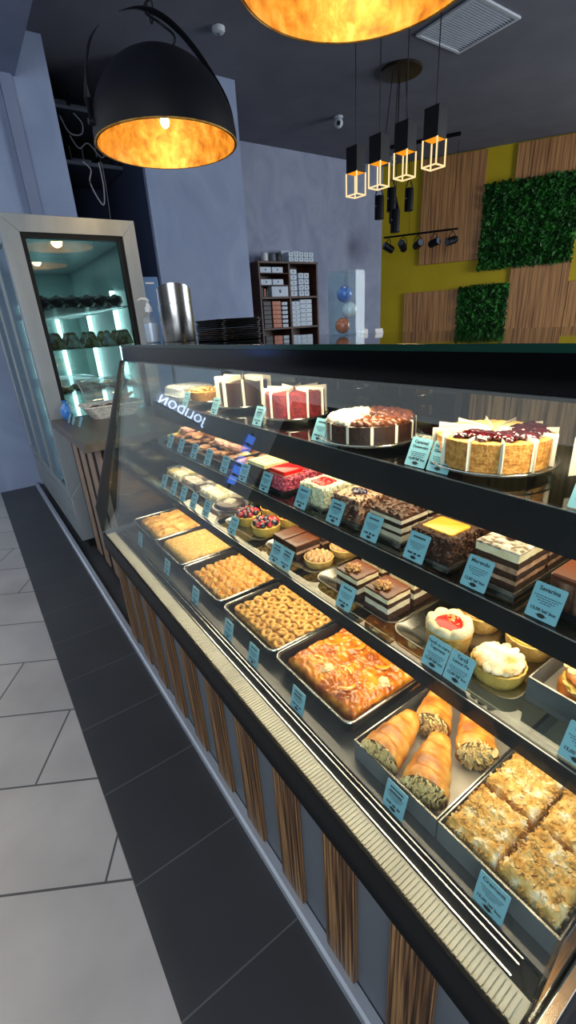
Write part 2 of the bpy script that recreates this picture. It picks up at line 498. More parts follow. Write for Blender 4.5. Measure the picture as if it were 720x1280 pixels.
struct('trim_1', MB().box(-.4, 1.03, -2.5, 5.2, 3.43, H - .002), 'plaster_soffit', smooth=False)
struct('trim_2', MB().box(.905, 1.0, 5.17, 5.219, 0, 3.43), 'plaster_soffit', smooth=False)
# yellow feature wall: starts in the corner and comes towards the counter at an angle
CX, CY = 6.77, 6.57
DX, DY = .565, -.825
NX, NY = -.825, -.565            # into the room
def wall_pt(s, z, off=0):
    return (CX + DX * s + NX * off, CY + DY * s + NY * off, z)
def wall_box(mb, s0, s1, z0, z1, o0, o1, m=0):
    vs = [wall_pt(s, z, o) for z in (z0, z1) for o in (o0, o1) for s in (s0, s1)]
    return mb.add(vs, [(0, 2, 3, 1), (4, 5, 7, 6), (0, 1, 5, 4), (2, 6, 7, 3), (0, 4, 6, 2), (1, 3, 7, 5)], m)
struct('wall_right', wall_box(MB(), 0, 5, 0, H - .001, 0, -.12), 'paint_yellow', smooth=False)
struct('wall_far', MB().box(-14, 1, 14.1, 14.3, 0, 4.2), 'facade_grey', smooth=False)
struct('wall_left_added', MB().box(-6.3, -6, -5, 10.3, 0, 3.6), 'added_wall_dark', smooth=False)  # unseen, added so the case fascia and lips reflect something dark
struct('wall_front_added', MB().box(-1.4, 10, -5.2, -5, 0, H), 'added_wall_dark', smooth=False)  # unseen, added behind the viewer to darken reflections in the fridge glass
struct('trim_3', MB().prism([(.335, 0), (.335, .028), (.342, .034), (.3635, .034), (.3635, 0)], .1, 5.2), 'strip_metal')

# wooden and leafy panels on the yellow wall (local x along the wall, y off the wall)
PANEL_ROT = (0, 0, math.atan2(DY, DX))
def wall_panel(name, label, s0, s1, z0, z1, th=.035):
    m = MB().box(0, s1 - s0, -th, 0, 0, z1 - z0)
    o = obj(name, m, 'panel_wood', loc=wall_pt(s0, z0, .001), rot=PANEL_ROT, bevel=.003)
    return tag(o, label, 'wall panel', 'wood panels on the yellow wall')
wall_panel('wood_panel', 'tall brown wooden wall panel behind the hanging spotlight bar', .66, 1.64, 2.22, 3.74)
wall_panel('wood_panel', 'brown wooden wall panel meeting the ceiling above the large green leaf panel', 2.06, 3.6, 3.27, 3.74)
wall_panel('wood_panel', 'low wooden wall panel nearest the grey wall, beside the small green leaf panel', .43, 1.37, .9, 1.79)
wall_panel('wood_panel', 'wide low wooden wall panel below the large green leaf panel', 2.15, 3.03, .9, 2.07)
wall_panel('wood_panel', 'low wooden wall panel at the picture edge with a yellow gap above it', 3.04, 4.2, .9, 1.78)

def leaf_panel(label, w, h, loc, seed, n):
    r = random.Random(seed)
    t = thing('leaf_panel', label, 'green wall panel', loc, PANEL_ROT, 'green leaf panels on the yellow wall')
    obj('backing', MB().box(0, w, -.03, 0, 0, h), 'leaf_dark', t, smooth=False)
    mb = MB()
    for k in range(n):
        c = Vector((r.uniform(-.01, w + .01), -.03 - r.random() ** 1.5 * .07, r.uniform(-.02, h + .02)))
        L = r.uniform(.025, .05); W = L * r.uniform(.38, .55)
        M = Matrix.Translation(c) @ Euler((r.uniform(-1.0, .9) + pi / 2, r.uniform(0, 6.28), r.uniform(-.9, .9))).to_matrix().to_4x4()
        vs = [(0, -L, 0), (W, -L * .2, .006), (W * .7, L * .5, .004), (0, L, -.004), (-W * .7, L * .5, .004), (-W, -L * .2, .006), (0, 0, -.004)]
        mb.add(vs, [(0, 1, 6), (1, 2, 6), (2, 3, 6), (3, 4, 6), (4, 5, 6), (5, 0, 6)], 0, M)
    obj('foliage', mb, 'leaf', t, smooth=False, fixn=False)
    return t
leaf_panel('large green artificial leaf panel high on the yellow wall', 1.36, 1.18, wall_pt(1.65, 2.07, .002), 3, 3600)
leaf_panel('small green artificial leaf panel between two low wooden panels', .77, .9, wall_pt(1.375, .9, .002), 4, 1500)

# ------------------------------------------------------------------ display case
Y0, Y1 = .085, 2.0
CASE = thing('display_case', 'long glass pastry display case with black frame and wooden slats below', 'display case', (0, 0, 0))
def cp(name, mb, mats, **k):
    return obj(name, mb, mats, CASE, **k)
cp('base_panel', MB().box(.3665, .95, .1, 1.98, .0, .487), 'panel_grey', smooth=False)
slat0 = None
for k in range(10):
    yc = .247 + .187 * k
    if slat0 is None:
        slat0 = cp('slat', MB().box(.354, .366, -.047, .047, .036, .487), 'slat_wood', bevel=.002, loc=(0, yc, 0))
    else:
        c = slat0.copy(); link(c); c.parent = CASE; c.location = (0, yc, 0)
cp('bottom_frame', MB().prism([(.3665, .4885), (.338, .490), (.332, .505), (.332, .545), (.334, .552), (.334, .574), (.337, .583), (.343, .583), (.343, .56), (.95, .56), (.95, .4885)], Y0 - .012, Y1 + .012), 'case_black')
cp('end_frame', MB().prism([(.339, .5905), (.343, .5905), (.42, .587), (1.0, .587), (1.0, .50), (.36, .50), (.339, .575)], Y0 - .03, Y0 - .0125), 'bright_steel', bevel=.003)
cp('end_frame', MB().prism([(.332, .586), (1.0, .586), (1.0, .50), (.332, .50)], Y1 + .0125, Y1 + .024), 'panel_grey', bevel=.003)
g = MB().box(.3435, .386, Y0, Y1, .5605, .5742)
ny = 250
for k in range(ny):
    y = Y0 + .01 + (Y1 - Y0 - .02) * k / ny
    g.box(.3475, .3815, y, y + .0055, .5742, .5764)
cp('vent_strip', g, 'grille_cream', smooth=False)
cp('deck', MB().box(.425, 1.02, Y0, Y1, .5605, .575), 'deck_steel', smooth=False)
r_ = MB()
for x in (.3875, .4065, .4165):
    r_.box(x, x + .0022, Y0 + .03, Y1 - .03, .5605, .5785)
cp('track_rail', r_, 'bright_steel', smooth=False)
cp('track_bed', MB().box(.3865, .4245, Y0, Y1, .5602, .566), 'matt_black', smooth=False)
# front glass, leaning back
def gx(z): return .341 + (z - .584) * .3135
z0, z1 = .584, 1.302
cp('front_glass', MB().prism([(gx(z0), z0), (gx(z1), z1), (gx(z1) + .006, z1), (gx(z0) + .006, z0)], Y0 - .005, Y1 + .005), 'clear_glass', smooth=False)
for y, nm in ((Y0 - .011, 'side_glass'), (Y1 + .006, 'side_glass')):
    cp(nm, MB().prism([(gx(z0), z0 + .004), (gx(z1), z1), (1.02, z1), (1.02, z0 + .004)], y, y + .005), 'clear_glass', smooth=False)
for y in (Y1 + .0125,):
    cp('corner_post', MB().prism([(gx(z0) - .006, z0 + .003), (gx(z0) - .008, z0 + .12), (gx(z1) - .008, z1), (gx(z1) + .014, z1), (gx(z0) + .008, z0 + .003)], y, y + .014), 'post_grey', bevel=.002)
cp('top_fascia', MB().prism([(.572, 1.302), (.574, 1.350), (1.05, 1.350), (1.05, 1.318), (.66, 1.310), (.66, 1.296), (.573, 1.296)], Y0 - .02, Y1 + .02), 'fascia_black')
sl = cp('top_slab', MB().box(.578, 1.06, Y0 - .03, Y1 + .03, 1.3505, 1.361), 'slab_glass', bevel=.001)
obj('polished_edge', MB().box(.5755, .578, Y0 - .03, Y1 + .03, 1.3505, 1.3608), 'slab_edge', sl, smooth=False)
cp('light_tube', MB().box(.672, .686, Y0 + .03, Y1 - .03, 1.2985, 1.306), 'led_warm', smooth=False)
SHELVES = ((.66, 1.133, .074), (.62, .96, .048), (.56, .798, .042))
for xs, zt, lip in SHELVES:
    s_ = cp('shelf', MB().box(xs, 1.0, Y0 + .012, Y1 - .012, zt - .008, zt), 'shelf_glass', smooth=False)
    obj('front_lip', MB().prism([(xs - .006, zt + .0005), (xs - .0005, zt + .0005), (xs - .0005, zt - .009), (xs + .012, zt - .009), (xs + .012, zt - lip), (xs - .002, zt - lip)], Y0 + .012, Y1 - .012), 'lip_black', s_)
    obj('edge_trim', MB().box(xs - .0074, xs - .0062, Y0 + .012, Y1 - .012, zt - .0015, zt + .0005), 'bright_steel', s_, smooth=False)
for k, (ya, yb, mt) in enumerate(((Y0, .7, 'back_door_streaks'), (.7, 1.32, 'dark_glass'), (1.32, Y1, 'dark_glass'))):
    d = cp('back_door', MB().box(1.03 + .012 * (k % 2), 1.037 + .012 * (k % 2), ya + .012, yb - .012, .59, 1.29), mt, smooth=False)
    fr = MB()
    x0, x1 = 1.026 + .012 * (k % 2), 1.0375 + .012 * (k % 2)
    fr.box(x0, x1, ya, ya + .014, .58, 1.3).box(x0, x1, yb - .014, yb, .58, 1.3).box(x0, x1, ya + .014, yb - .014, .578, .592).box(x0, x1, ya + .014, yb - .014, 1.288, 1.302)
    obj('door_frame', fr, 'case_black', d, smooth=False)
for ya_ in (Y0 + .012, .69, 1.31, Y1 - .032):
    cp('rear_post', MB().box(1.003, 1.024, ya_, ya_ + .02, .58, 1.3), 'case_black', smooth=False)

# ------------------------------------------------------------------ price cards
def card_matrix(lean=25):
    s, c = sin(radians(lean)), cos(radians(lean))
    return Matrix(((0, s, -c), (-1, 0, 0), (0, c, s))).to_euler()
CARD_ROT = card_matrix()
CW, CH = .047, .056
CARD_MB = MB().loft([rrect(CW, CH, .002, 0, 2, 0, CH / 2), rrect(CW, CH, .002, .0014, 2, 0, CH / 2)])
ME = {}
def dash(mb, x0, x1, y, h=.0011):
    return mb.box(x0, x1, y, y + h, .00145, .0017)
def card_ink(title, price, seed):
    key = (tuple(title), price, seed if not title else 0)
    if key in ME: return ME[key]
    r = random.Random(seed); mb = MB()
    if title:
        for i, t in enumerate(title):
            mb = join(mb, text_mesh(t, .0095 if len(t) < 9 else .0076, 0, CH - .0115 - .0085 * i, .00145, bold=.00022))
    else:                       # heading too small to read in the photo: word-like strokes
        for i in range(r.choice((1, 1, 2))):
            x = -.014
            while x < .013:
                w = r.uniform(.002, .004); dash(mb, x, min(x + w, .015), CH - .011 - .008 * i, .004); x += w + .0008
    top = CH - .0165 - .0085 * (max(len(title), 1) - 1) - .003
    for i in range(4):
        w = (.019, .017, .014, .008)[i] * r.uniform(.9, 1.05); y = top - .0036 * i - .001
        x = -w
        while x < w:
            l = r.uniform(.002, .006); dash(mb, x, min(x + l, w), y); x += l + .0009
    if price:
        mb = join(mb, text_mesh(price, .0072, 0, .0125, .00145, bold=.00022))
    else:
        for a, b in ((-.016, -.012), (-.0112, -.005), (-.002, .005), (.008, .015)):
            dash(mb, a, b, .0125, .004)
    ME[key] = mb
    return mb
card_proto = {}
def price_card(x, y, z, title, price, label, seed=0, yaw=0, lean=25):
    t = thing('price_card', label, 'price card', (x, y, z), card_matrix(lean))
    t.rotation_euler.rotate_axis('Y', yaw)
    if 'c' not in card_proto:
        cl = MB().tube([(.010 * sin(a), .004 + .008 * (1 - cos(a)) * .2, -.003 - .010 * (1 - cos(a))) for a in [i * pi / 6 for i in range(12)]], .0009, 6, closed=True)
        card_proto['c'] = (obj('card', CARD_MB, 'card_teal', t), obj('clip', cl, 'clear_plastic', t),
                           obj('logo', MB().loft([[(.0062 * cos(a), .0068 + .0034 * sin(a), .00142) for a in [i * pi / 8 for i in range(16)]], [(.0062 * cos(a), .0068 + .0034 * sin(a), .0018) for a in [i * pi / 8 for i in range(16)]]]).box(-.0085, .0085, .0064, .0073, .00142, .0017), 'ink_black', t))
    else:
        for p in card_proto['c']:
            c = p.copy(); link(c); c.parent = t
    obj('lettering', card_ink(title, price, seed), 'ink', t, smooth=False, fixn=False)
    return t
ZD, Z3, Z2, Z1 = .575, .798, .96, 1.133
BUC = ' lei/ buc'
deck_cards = [(4.13, [], None, 'teal price card in front of the farthest flaky pastry tray'),
              (3.42, [], None, 'teal price card in front of the crumbly golden pastry tray'),
              (2.84, [], None, 'teal price card in front of the star shaped pastries'),
              (2.31, [], None, 'teal price card at the far corner of the small ring pastries tray'),
              (1.99, [], None, 'teal price card at the near corner of the small ring pastries tray'),
              (1.53, [], None, 'teal price card in front of the orange caramel tray'),
              (.845, [], None, 'teal price card in front of the cream horns'),
              (.41, ['Cremsnit'], '15,00' + BUC, 'teal price card reading Cremsnit in front of the sugared squares')]
for k, (ry, ti, pr, lb) in enumerate(deck_cards):
    price_card(.428, .430 * ry, ZD + .0006, ti, pr, lb, k, lean=14)
s3_cards = [(3.14, [], None, 'farthest teal price card on the lowest glass shelf'),
            (2.95, [], None, 'second farthest teal price card on the lowest glass shelf'),
            (2.78, [], None, 'teal price card before the middle clear pack of dark pastries'),
            (2.61, [], None, 'teal price card before the nearest clear pack of pale pastries'),
            (2.42, [], None, 'teal price card before the bowl of striped chocolate pastry'),
            (2.08, [], None, 'teal price card in front of the berry tarts'),
            (1.65, [], None, 'teal price card in front of the chocolate glazed slab, farther of a touching pair'),
            (1.565, [], None, 'teal price card nearer the rosette tarts, touching its twin card'),
            (1.15, [], None, 'teal price card in front of the walnut topped slices'),
            (.715, ['Tartă cu mere', 'Yogurtena'], '15,00' + BUC, 'teal price card reading Yogurtena in front of the red jelly tart'),
            (.628, ['Tartă', 'Lemon Pie'], '15,00' + BUC, 'teal price card reading Lemon Pie'),
            (.275, [], '15,00' + BUC, 'teal price card in front of the almond bun box')]
for k, (ry, ti, pr, lb) in enumerate(s3_cards):
    price_card(.566, .566 * ry, Z3 + .0008, ti, pr, lb, 20 + k)
s2_cards = [(2.86, [], None, 'farthest teal price card on the middle shelf'),
            (2.68, [], None, 'second farthest teal price card on the middle shelf'),
            (2.48, [], None, 'third farthest teal price card on the middle shelf'),
            (2.29, [], None, 'teal price card before the heap of mixed cookies, fourth from the far end'),
            (2.09, [], None, 'teal price card before the nearest end of the mixed cookies'),
            (1.89, [], None, 'teal price card before the dark box of wafers'),
            (1.69, [], None, 'teal price card before the white chocolate slab'),
            (1.41, [], None, 'teal price card before the red jelly squares on pink crumbs'),
            (1.20, [], None, 'teal price card before the white crumb cake with red tops'),
            (1.01, [], None, 'teal price card before the mauve cake with berry jam'),
            (.815, [], None, 'teal price card before the black and white layered cake with flakes'),
            (.605, ['Merendo'], '12,00' + BUC, 'teal price card reading Merendo'),
            (.418, ['Savarina'], '13,00' + BUC, 'teal price card in front of the chocolate cake with white rosettes')]
for k, (ry, ti, pr, lb) in enumerate(s2_cards):
    price_card(.623, .623 * ry, Z2 + .0008, ti, pr, lb, 40 + k)
s1_cards = [(2.49, [], None, 'farthest teal price card on the top shelf, before the nut pie'),
            (2.12, [], None, 'teal price card on the top shelf before the tall dark chocolate cake'),
            (1.70, [], None, 'teal price card on the top shelf before the red velvet cake'),
            (1.275, [], None, 'farther of two touching cards before the chocolate and white cake'),
            (1.20, [], None, 'nearer of two touching cards before the chocolate and white cake'),
            (.826, ['Caramel', 'Cheesecake'], '16,00' + BUC, 'teal price card reading Caramel Cheesecake'),
            (.748, ['New york', 'Cheesecake'], '16,00' + BUC, 'teal price card reading New york Cheesecake'),
            (.37, [], None, 'nearest teal price card on the top shelf, before the paper lined pie')]
for k, (ry, ti, pr, lb) in enumerate(s1_cards):
    price_card(.6645, .6645 * ry, Z1 + .0008, ti, pr, lb, 60 + k)

# ------------------------------------------------------------------ trays and boxes
def baking_tray(cx, cy, w, d, h, label, group=None):
    t = thing('baking_tray', label, 'baking tray', (cx, cy, ZD + .0005), group=group)
    mb = MB().loft([rrect(w - .034, d - .034, .016, 0), rrect(w - .012, d - .012, .02, h - .003), rrect(w - .002, d - .002, .022, h - .003), rrect(w - .002, d - .002, .022, h - .0005),
                    rrect(w - .014, d - .014, .019, h - .0005), rrect(w - .036, d - .036, .015, .002)])
    obj('pan', mb, 'tray_black', t)
    rim = MB().tube([(x, y, z) for x, y, z in rrect(w - .003, d - .003, .022, h + .0005, 6)], .0026, 6, closed=True)
    obj('rolled_rim', rim, 'tray_rim', t)
    return t
TX, TW = .668, .41
trays = dict(A=(1.825, .285, 'farthest black baking tray on the deck, holding a flaky pastry'),
             B=(1.545, .27, 'black baking tray holding the crumbly golden pastry'),
             C=(1.2525, .288, 'black baking tray holding the star shaped pastries'),
             D=(.948, .276, 'black baking tray holding the small ring pastries'),
             E=(.6605, .284, 'black baking tray holding the orange caramel pastry'))
for k, (cy, d, lb) in trays.items():
    baking_tray(TX, cy, TW, d, .046, lb, 'black baking trays on the deck')

def card_tray(name, cx, cy, w, d, h, label, zb, cat='tray', m=('box_grey', 'box_inside'), group=None, th=.0022):
    t = thing(name, label, cat, (cx, cy, zb + .0005), group=group)
    a, b = w / 2, d / 2
    o = obj('tray_wall', MB().box(-a, -a + th, -b, b, 0, h).box(a - th, a, -b, b, 0, h).box(-a + th, a - th, -b, -b + th, 0, h).box(-a + th, a - th, b - th, b, 0, h), m[0], t, smooth=False)
    obj('tray_floor', MB().box(-a + th, a - th, -b + th, b - th, 0, .0018), m[1], t, smooth=False)
    obj('folded_edge', MB().box(-a - .0006, -a + th + .0006, -b, b, h, h + .0016).box(a - th, a, -b, b, h, h + .0016).box(-a + th, a - th, -b, -b + th, h, h + .0016).box(-a + th, a - th, b - th, b, h, h + .0016), 'silver_card', t, smooth=False)
    return t
card_tray('card_tray', .667, .3885, .43, .2, .046, 'grey card tray on the deck holding four cream horns', ZD)
card_tray('card_tray', .667, .1875, .43, .196, .046, 'grey card tray on the deck holding the sugared square pastries', ZD)

def platter(cx, cy, w, d, label, zb, h=.012, m='platter_steel', name='silver_platter'):
    t = thing(name, label, 'tray', (cx, cy, zb + .0005))
    mb = MB().loft([rrect(w - .05, d - .05, .022, 0, 5), rrect(w - .006, d - .006, .03, h, 5), rrect(w, d, .033, h + .001, 5), rrect(w, d, .033, h + .002, 5), rrect(w - .01, d - .01, .028, h + .0018, 5), rrect(w - .052, d - .052, .02, .0016, 5)])
    obj('dish', mb, m, t)
    return t

# ------------------------------------------------------------------ pastries in the deck trays
def edge_round(u, v, e=.06):
    d = min(u, 1 - u, v, 1 - v)
    return 1 if d > e else sqrt(max(0, 1 - (1 - d / e) ** 2))
def irregular(amp, f=14, seed=0):
    def g(x, y, u, v):
        w = 1 if min(u, 1 - u, v, 1 - v) < .001 else 0
        return x + w * amp * N(x, y, seed, f), y + w * amp * N(x, y, seed + 9, f)
    return g
# far flaky sheet, scored into squares
def flaky_top(x, y, u, v):
    s = min(abs((u * 4) % 1 - .5), 1) ; s2 = abs((v * 3) % 1 - .5)
    cut = .006 * (max(0, s - .44) / .06 + max(0, s2 - .44) / .06)
    return (.045 - cut + .008 * N(x, y, 1, 22) + .006 * N(x, y, 3, 60)) * (.55 + .45 * edge_round(u, v, .05))
t = tag(obj('flaky_pastry', MB().hf(-.176, .176, -.124, .124, 0, flaky_top, 72, 56, edge=irregular(.006)), 'golden_flaky', loc=(TX, 1.825, ZD + .0028)), 'golden flaky pastry sheet scored into squares in the farthest tray', 'pastry')
def crumb_top(x, y, u, v):
    return (.044 + .005 * N(x, y, 5, 16) + .0022 * N(x, y, 7, 110) - .003 * max(0, abs((u * 2) % 1 - .5) - .47) / .03) * (.5 + .5 * edge_round(u, v, .06))
tag(obj('crumb_pastry', MB().hf(-.176, .176, -.117, .117, 0, crumb_top, 80, 60, edge=irregular(.005)), 'golden_crumb', loc=(TX, 1.545, ZD + .0028)), 'sandy golden crumble pastry sheet in the second farthest tray', 'pastry')
# puckered star pastries
def star_mb(seed):
    def z(x, y, u, v):
        a = math.atan2(v - .5, u - .5); rr = 2 * sqrt((u - .5) ** 2 + (v - .5) ** 2)
        ridge = abs(sin(2 * a)) ** 2
        return (.008 + .021 * max(0, 1 - rr * .8) * (.45 + .55 * ridge) + .013 * ridge * min(1, rr) + .003 * N(x, y, seed, 90)) * (.5 + .5 * edge_round(u, v, .1))
    def e(x, y, u, v):
        a = math.atan2(v - .5, u - .5)
        k = 1 - .12 * abs(cos(2 * a)) ** 2 * min(1, 2.2 * max(abs(u - .5), abs(v - .5)))
        return x * k, y * k
    return MB().hf(-.0255, .0255, -.0255, .0255, 0, z, 22, 22, edge=e)
sp = [obj('star_pastry', star_mb(s), 'golden_pucker') for s in (1, 12, 23)]
first = [True] * 3
for i in range(7):
    for j in range(5):
        k = (i * 5 + j * 3) % 3
        o = sp[k] if first[k] else link(sp[k].copy())
        first[k] = False
        o.location = (TX - .151 + .050 * i, 1.2525 - .099 + .0495 * j, ZD + .006 + (.006 if i else 0)); o.rotation_euler = (0, 0, RND.choice((0, pi / 2, pi)) + RND.uniform(-.12, .12))
        tag(o, 'small golden puckered star shaped pastry packed in rows in its tray', 'pastry', 'star shaped pastries in the third tray')
# little ring pastries
def ring_mb(seed):
    r = random.Random(seed); mb = MB(); n = 16
    pts = [(.0105 * cos(2 * pi * i / n) * (1 + .08 * r.uniform(-1, 1)), .0118 * sin(2 * pi * i / n), .0125 + .002 * sin(4 * pi * i / n + seed)) for i in range(n)]
    mb.tube(pts, [.0062 + .0009 * r.uniform(-1, 1) for _ in range(n)], 8, closed=True)
    return mb
rp = [obj('ring_pastry', ring_mb(s), 'golden_ring') for s in (1, 2, 3, 4)]
first = [True] * 4
for i in range(11):
    for j in range(8):
        k = (i * 3 + j * 5) % 4
        o = rp[k] if first[k] else link(rp[k].copy())
        first[k] = False
        o.location = (TX - .160 + .032 * i + RND.uniform(-.001, .001), .948 - .107 + .0305 * j + RND.uniform(-.001, .001), ZD + .024 + RND.uniform(-.001, .003))
        o.rotation_euler = (RND.uniform(-.25, .25), RND.uniform(-.25, .25), RND.uniform(-.4, .4) + (pi / 2 if k % 2 else 0))
        tag(o, 'small sesame golden ring pastry lined up in the fourth tray', 'pastry', 'ring pastries in the fourth tray')
tag(obj('dough_layer', MB().hf(-.176, .176, -.117, .117, 0, lambda x, y, u, v: .0195 + .002 * N(x, y, 2, 50), 30, 24), 'golden_ring', loc=(TX, .948, ZD + .0028)), 'layer of golden pastry lying under the ring pastries', 'pastry')
# caramel orange sheet
t = thing('caramel_pastry', 'sticky orange caramel pastry sheet with orange slices and almonds', 'pastry', (TX, .6605, ZD + .0028))
def car_top(x, y, u, v):
    return (.037 + .007 * N(x, y, 2, 20) + .008 * abs(N(x, y, 8, 45)) + .004 * N(x, y, 4, 110)) * (.45 + .55 * edge_round(u, v, .06))
obj('caramel_sheet', MB().hf(-.174, .174, -.124, .124, 0, car_top, 110, 80, edge=irregular(.006)), 'caramel_sheet', t)
orp = None
for k in range(9):
    x, y = (-.115, -.06, -.005, .05, -.09, -.02, .04, -.13, .02)[k], (.07, .09, .03, -.02, -.01, -.06, .08, -.06, -.09)[k]
    a0 = RND.uniform(0, 6.28)
    pts = [(.024 * cos(a0 + i * .3), .024 * sin(a0 + i * .3), .0) for i in range(7)]
    cx_, cy_ = sum(p[0] for p in pts) / 7, sum(p[1] for p in pts) / 7
    mb = MB().tube([(p[0] - cx_, p[1] - cy_, .001) for p in pts], [.002, .0045, .0055, .006, .0055, .0045, .002], 8, flat=.6)
    obj('orange_slice', mb, 'orange_peel', t, loc=(x, y, car_top(x, y, .5, .5) + .0015))
fl = MB()
for k in range(26):
    x, y = RND.uniform(-.15, .15), RND.uniform(-.105, .105)
    fl.flake((x, y, car_top(x, y, .5, .5) + .002), RND.uniform(.002, .0038), (RND.uniform(-.5, .5), RND.uniform(-.5, .5), RND.uniform(0, 6)))
obj('almond_flakes', fl, 'almond', t, kind='stuff')
nb = None
for x, y in ((-.125, .02), (.06, .045), (-.05, -.095), (.1, -.05)):
    if nb is None:
        nb = obj('walnut', MB().ball((0, 0, 0), .013, 1.2, .9, .6, 14, amp=.5, fr=200, seed=3), 'almond', t, loc=(x, y, car_top(x, y, .5, .5) + .003))
    else:
        c = nb.copy(); link(c); c.parent = t; c.location = (x, y, car_top(x, y, .5, .5) + .003); c.rotation_euler = (0, 0, x * 40)

# cream horns: axis along local +x from open mouth (x=0) to closed tip
def horn(label, loc, yaw, L, R, seed, ry=0):
    r = random.Random(seed)
    t = thing('cream_horn', label, 'pastry', loc, (0, 0, yaw), 'cream horns in the grey tray')
    mb = MB(); loops = []
    K, n = 44, 30
    for k in range(K + 1):
        u = k / K
        l = []
        for i in range(n):
            a = 2 * pi * i / n
            ph = (u * 4.2 + a / (2 * pi)) % 1
            rad = R * (1.0 + .05 * sin(u * 3) - .60 * u ** 1.2 - (.0 if u < .93 else (u - .93) * 6.5))
            rad *= .94 + .10 * ph ** .7 + .03 * noise.noise(Vector((u * 6, cos(a) * 2, sin(a) * 2 + seed)))
            rad = max(rad, .003)
            l.append((u * L, rad * cos(a), rad * sin(a) * .92))
        loops.append(l)
    inner = [(.004, p[1] * .84, p[2] * .84) for p in loops[0]]
    deep = [(.02, p[1] * .7, p[2] * .7) for p in loops[0]]
    mb.loft([deep, inner] + loops)
    zc = R * .90
    M = Euler((0, 0, 0)).to_matrix().to_4x4()
    h = obj('crust', mb, 'horn_crust', t, loc=(0, 0, zc), rot=(0, ry, 0), angle=60)
    cm = MB()
    prof = []
    for k in range(7):
        u = k / 6
        prof.append([(.012 - .016 * (1 - u ** 2) + .003 * noise.noise(Vector((u * 9, cos(2 * pi * i / 24) * 3, sin(2 * pi * i / 24) * 3 + seed))),
                      R * .86 * max(u, .05) * cos(2 * pi * i / 24), R * .80 * max(u, .05) * sin(2 * pi * i / 24)) for i in range(24)])
    cm.loft(prof, cap1=True)
    obj('cream_filling', cm, 'cream_pale', t, loc=(0, 0, zc), rot=(0, ry, 0))
    f = MB()
    for k in range(95):
        a = r.uniform(0, 6.28); q = sqrt(r.random()) * R * .9
        f.flake((-.005 + .010 * (q / R) ** 2 - r.random() * .004, q * cos(a), q * sin(a) * .93), r.uniform(.0045, .0085), (r.uniform(-.7, .7), pi / 2 + r.uniform(-.7, .7), r.uniform(0, 6)))
    obj('almond_flakes', f, 'almond_pale', t, loc=(0, 0, zc), rot=(0, ry, 0), kind='stuff')
    return t
hz = ZD + .0028
horn('golden cream horn lying in the front far corner of the grey tray', (.466, .434, hz), radians(11), .138, .042, 1)
horn('golden cream horn with mouth facing front at the near front corner of the grey tray', (.476, .336, hz), radians(24), .138, .0425, 2)
horn('golden cream horn with almond covered mouth behind, at the far side of the grey tray', (.606, .421, hz), radians(26), .130, .038, 3)
horn('golden cream horn with almond covered mouth at the back near side of the grey tray', (.616, .322, hz), radians(38), .135, .040, 4)

# sugared squares
def square_mb(w, d, h, seed):
    def z(x, y, u, v):
        return (h + .006 * N(x, y, seed, 28) + .006 * N(x, y, seed + 4, 75) + .003 * N(x, y, seed + 8, 190)) * (.62 + .38 * edge_round(u, v, .14))
    def e(x, y, u, v):
        k = 1.0 + .05 * N(x, y, seed, 40)
        return x * k, y * k
    return MB().hf(-w / 2, w / 2, -d / 2, d / 2, 0, z, 40, 40, edge=e)
def sugared(label, x, y, w, d, h, seed, yaw=0):
    r = random.Random(seed)
    t = thing('cream_square', label, 'pastry', (x, y, hz), (0, 0, yaw), 'sugared squares in the grey tray')
    obj('crumb_block', square_mb(w, d, h, seed), 'crumb_sugar', t)
    f = MB()
    for k in range(380):
        px, py = r.uniform(-.5, .5) * w, r.uniform(-.5, .5) * d
        s = r.random()
        if s < .6:
            c = (px, py, h + .001 + .006 * N(px, py, seed, 28) + .005 * N(px, py, seed + 4, 75)) if max(abs(px) / w, abs(py) / d) < .43 else (px * .97, py * .97, h * .86)
            ro = (r.uniform(-.6, .6), r.uniform(-.6, .6), r.uniform(0, 6))
        elif s < .8:
            c = (-w / 2 - .0005, py * .96, r.uniform(.006, h * .85)); ro = (r.uniform(-.5, .5), pi / 2 + r.uniform(-.5, .5), r.uniform(0, 6))
        else:
            c = (px * .96, d / 2 * r.choice((-1, 1)), r.uniform(.006, h * .85)); ro = (pi / 2 + r.uniform(-.5, .5), r.uniform(-.5, .5), r.uniform(0, 6))
        f.flake(c, r.uniform(.002, .0042), ro, th=.0005)
    obj('almond_flakes', f, 'crumb_sugar', t, kind='stuff')
    return t
sugared('powder sugared almond cream square at the front far corner of its tray', .518, .238, .106, .088, .050, 3, .04)
sugared('almond cream square with little sugar at the front near corner of its tray', .518, .141, .106, .090, .056, 7, -.05)
sugared('almond cream square behind the powder sugared one', .632, .238, .102, .088, .050, 11, -.03)
sugared('almond cream square in the back near corner of its tray', .632, .142, .102, .088, .050, 15, .05)

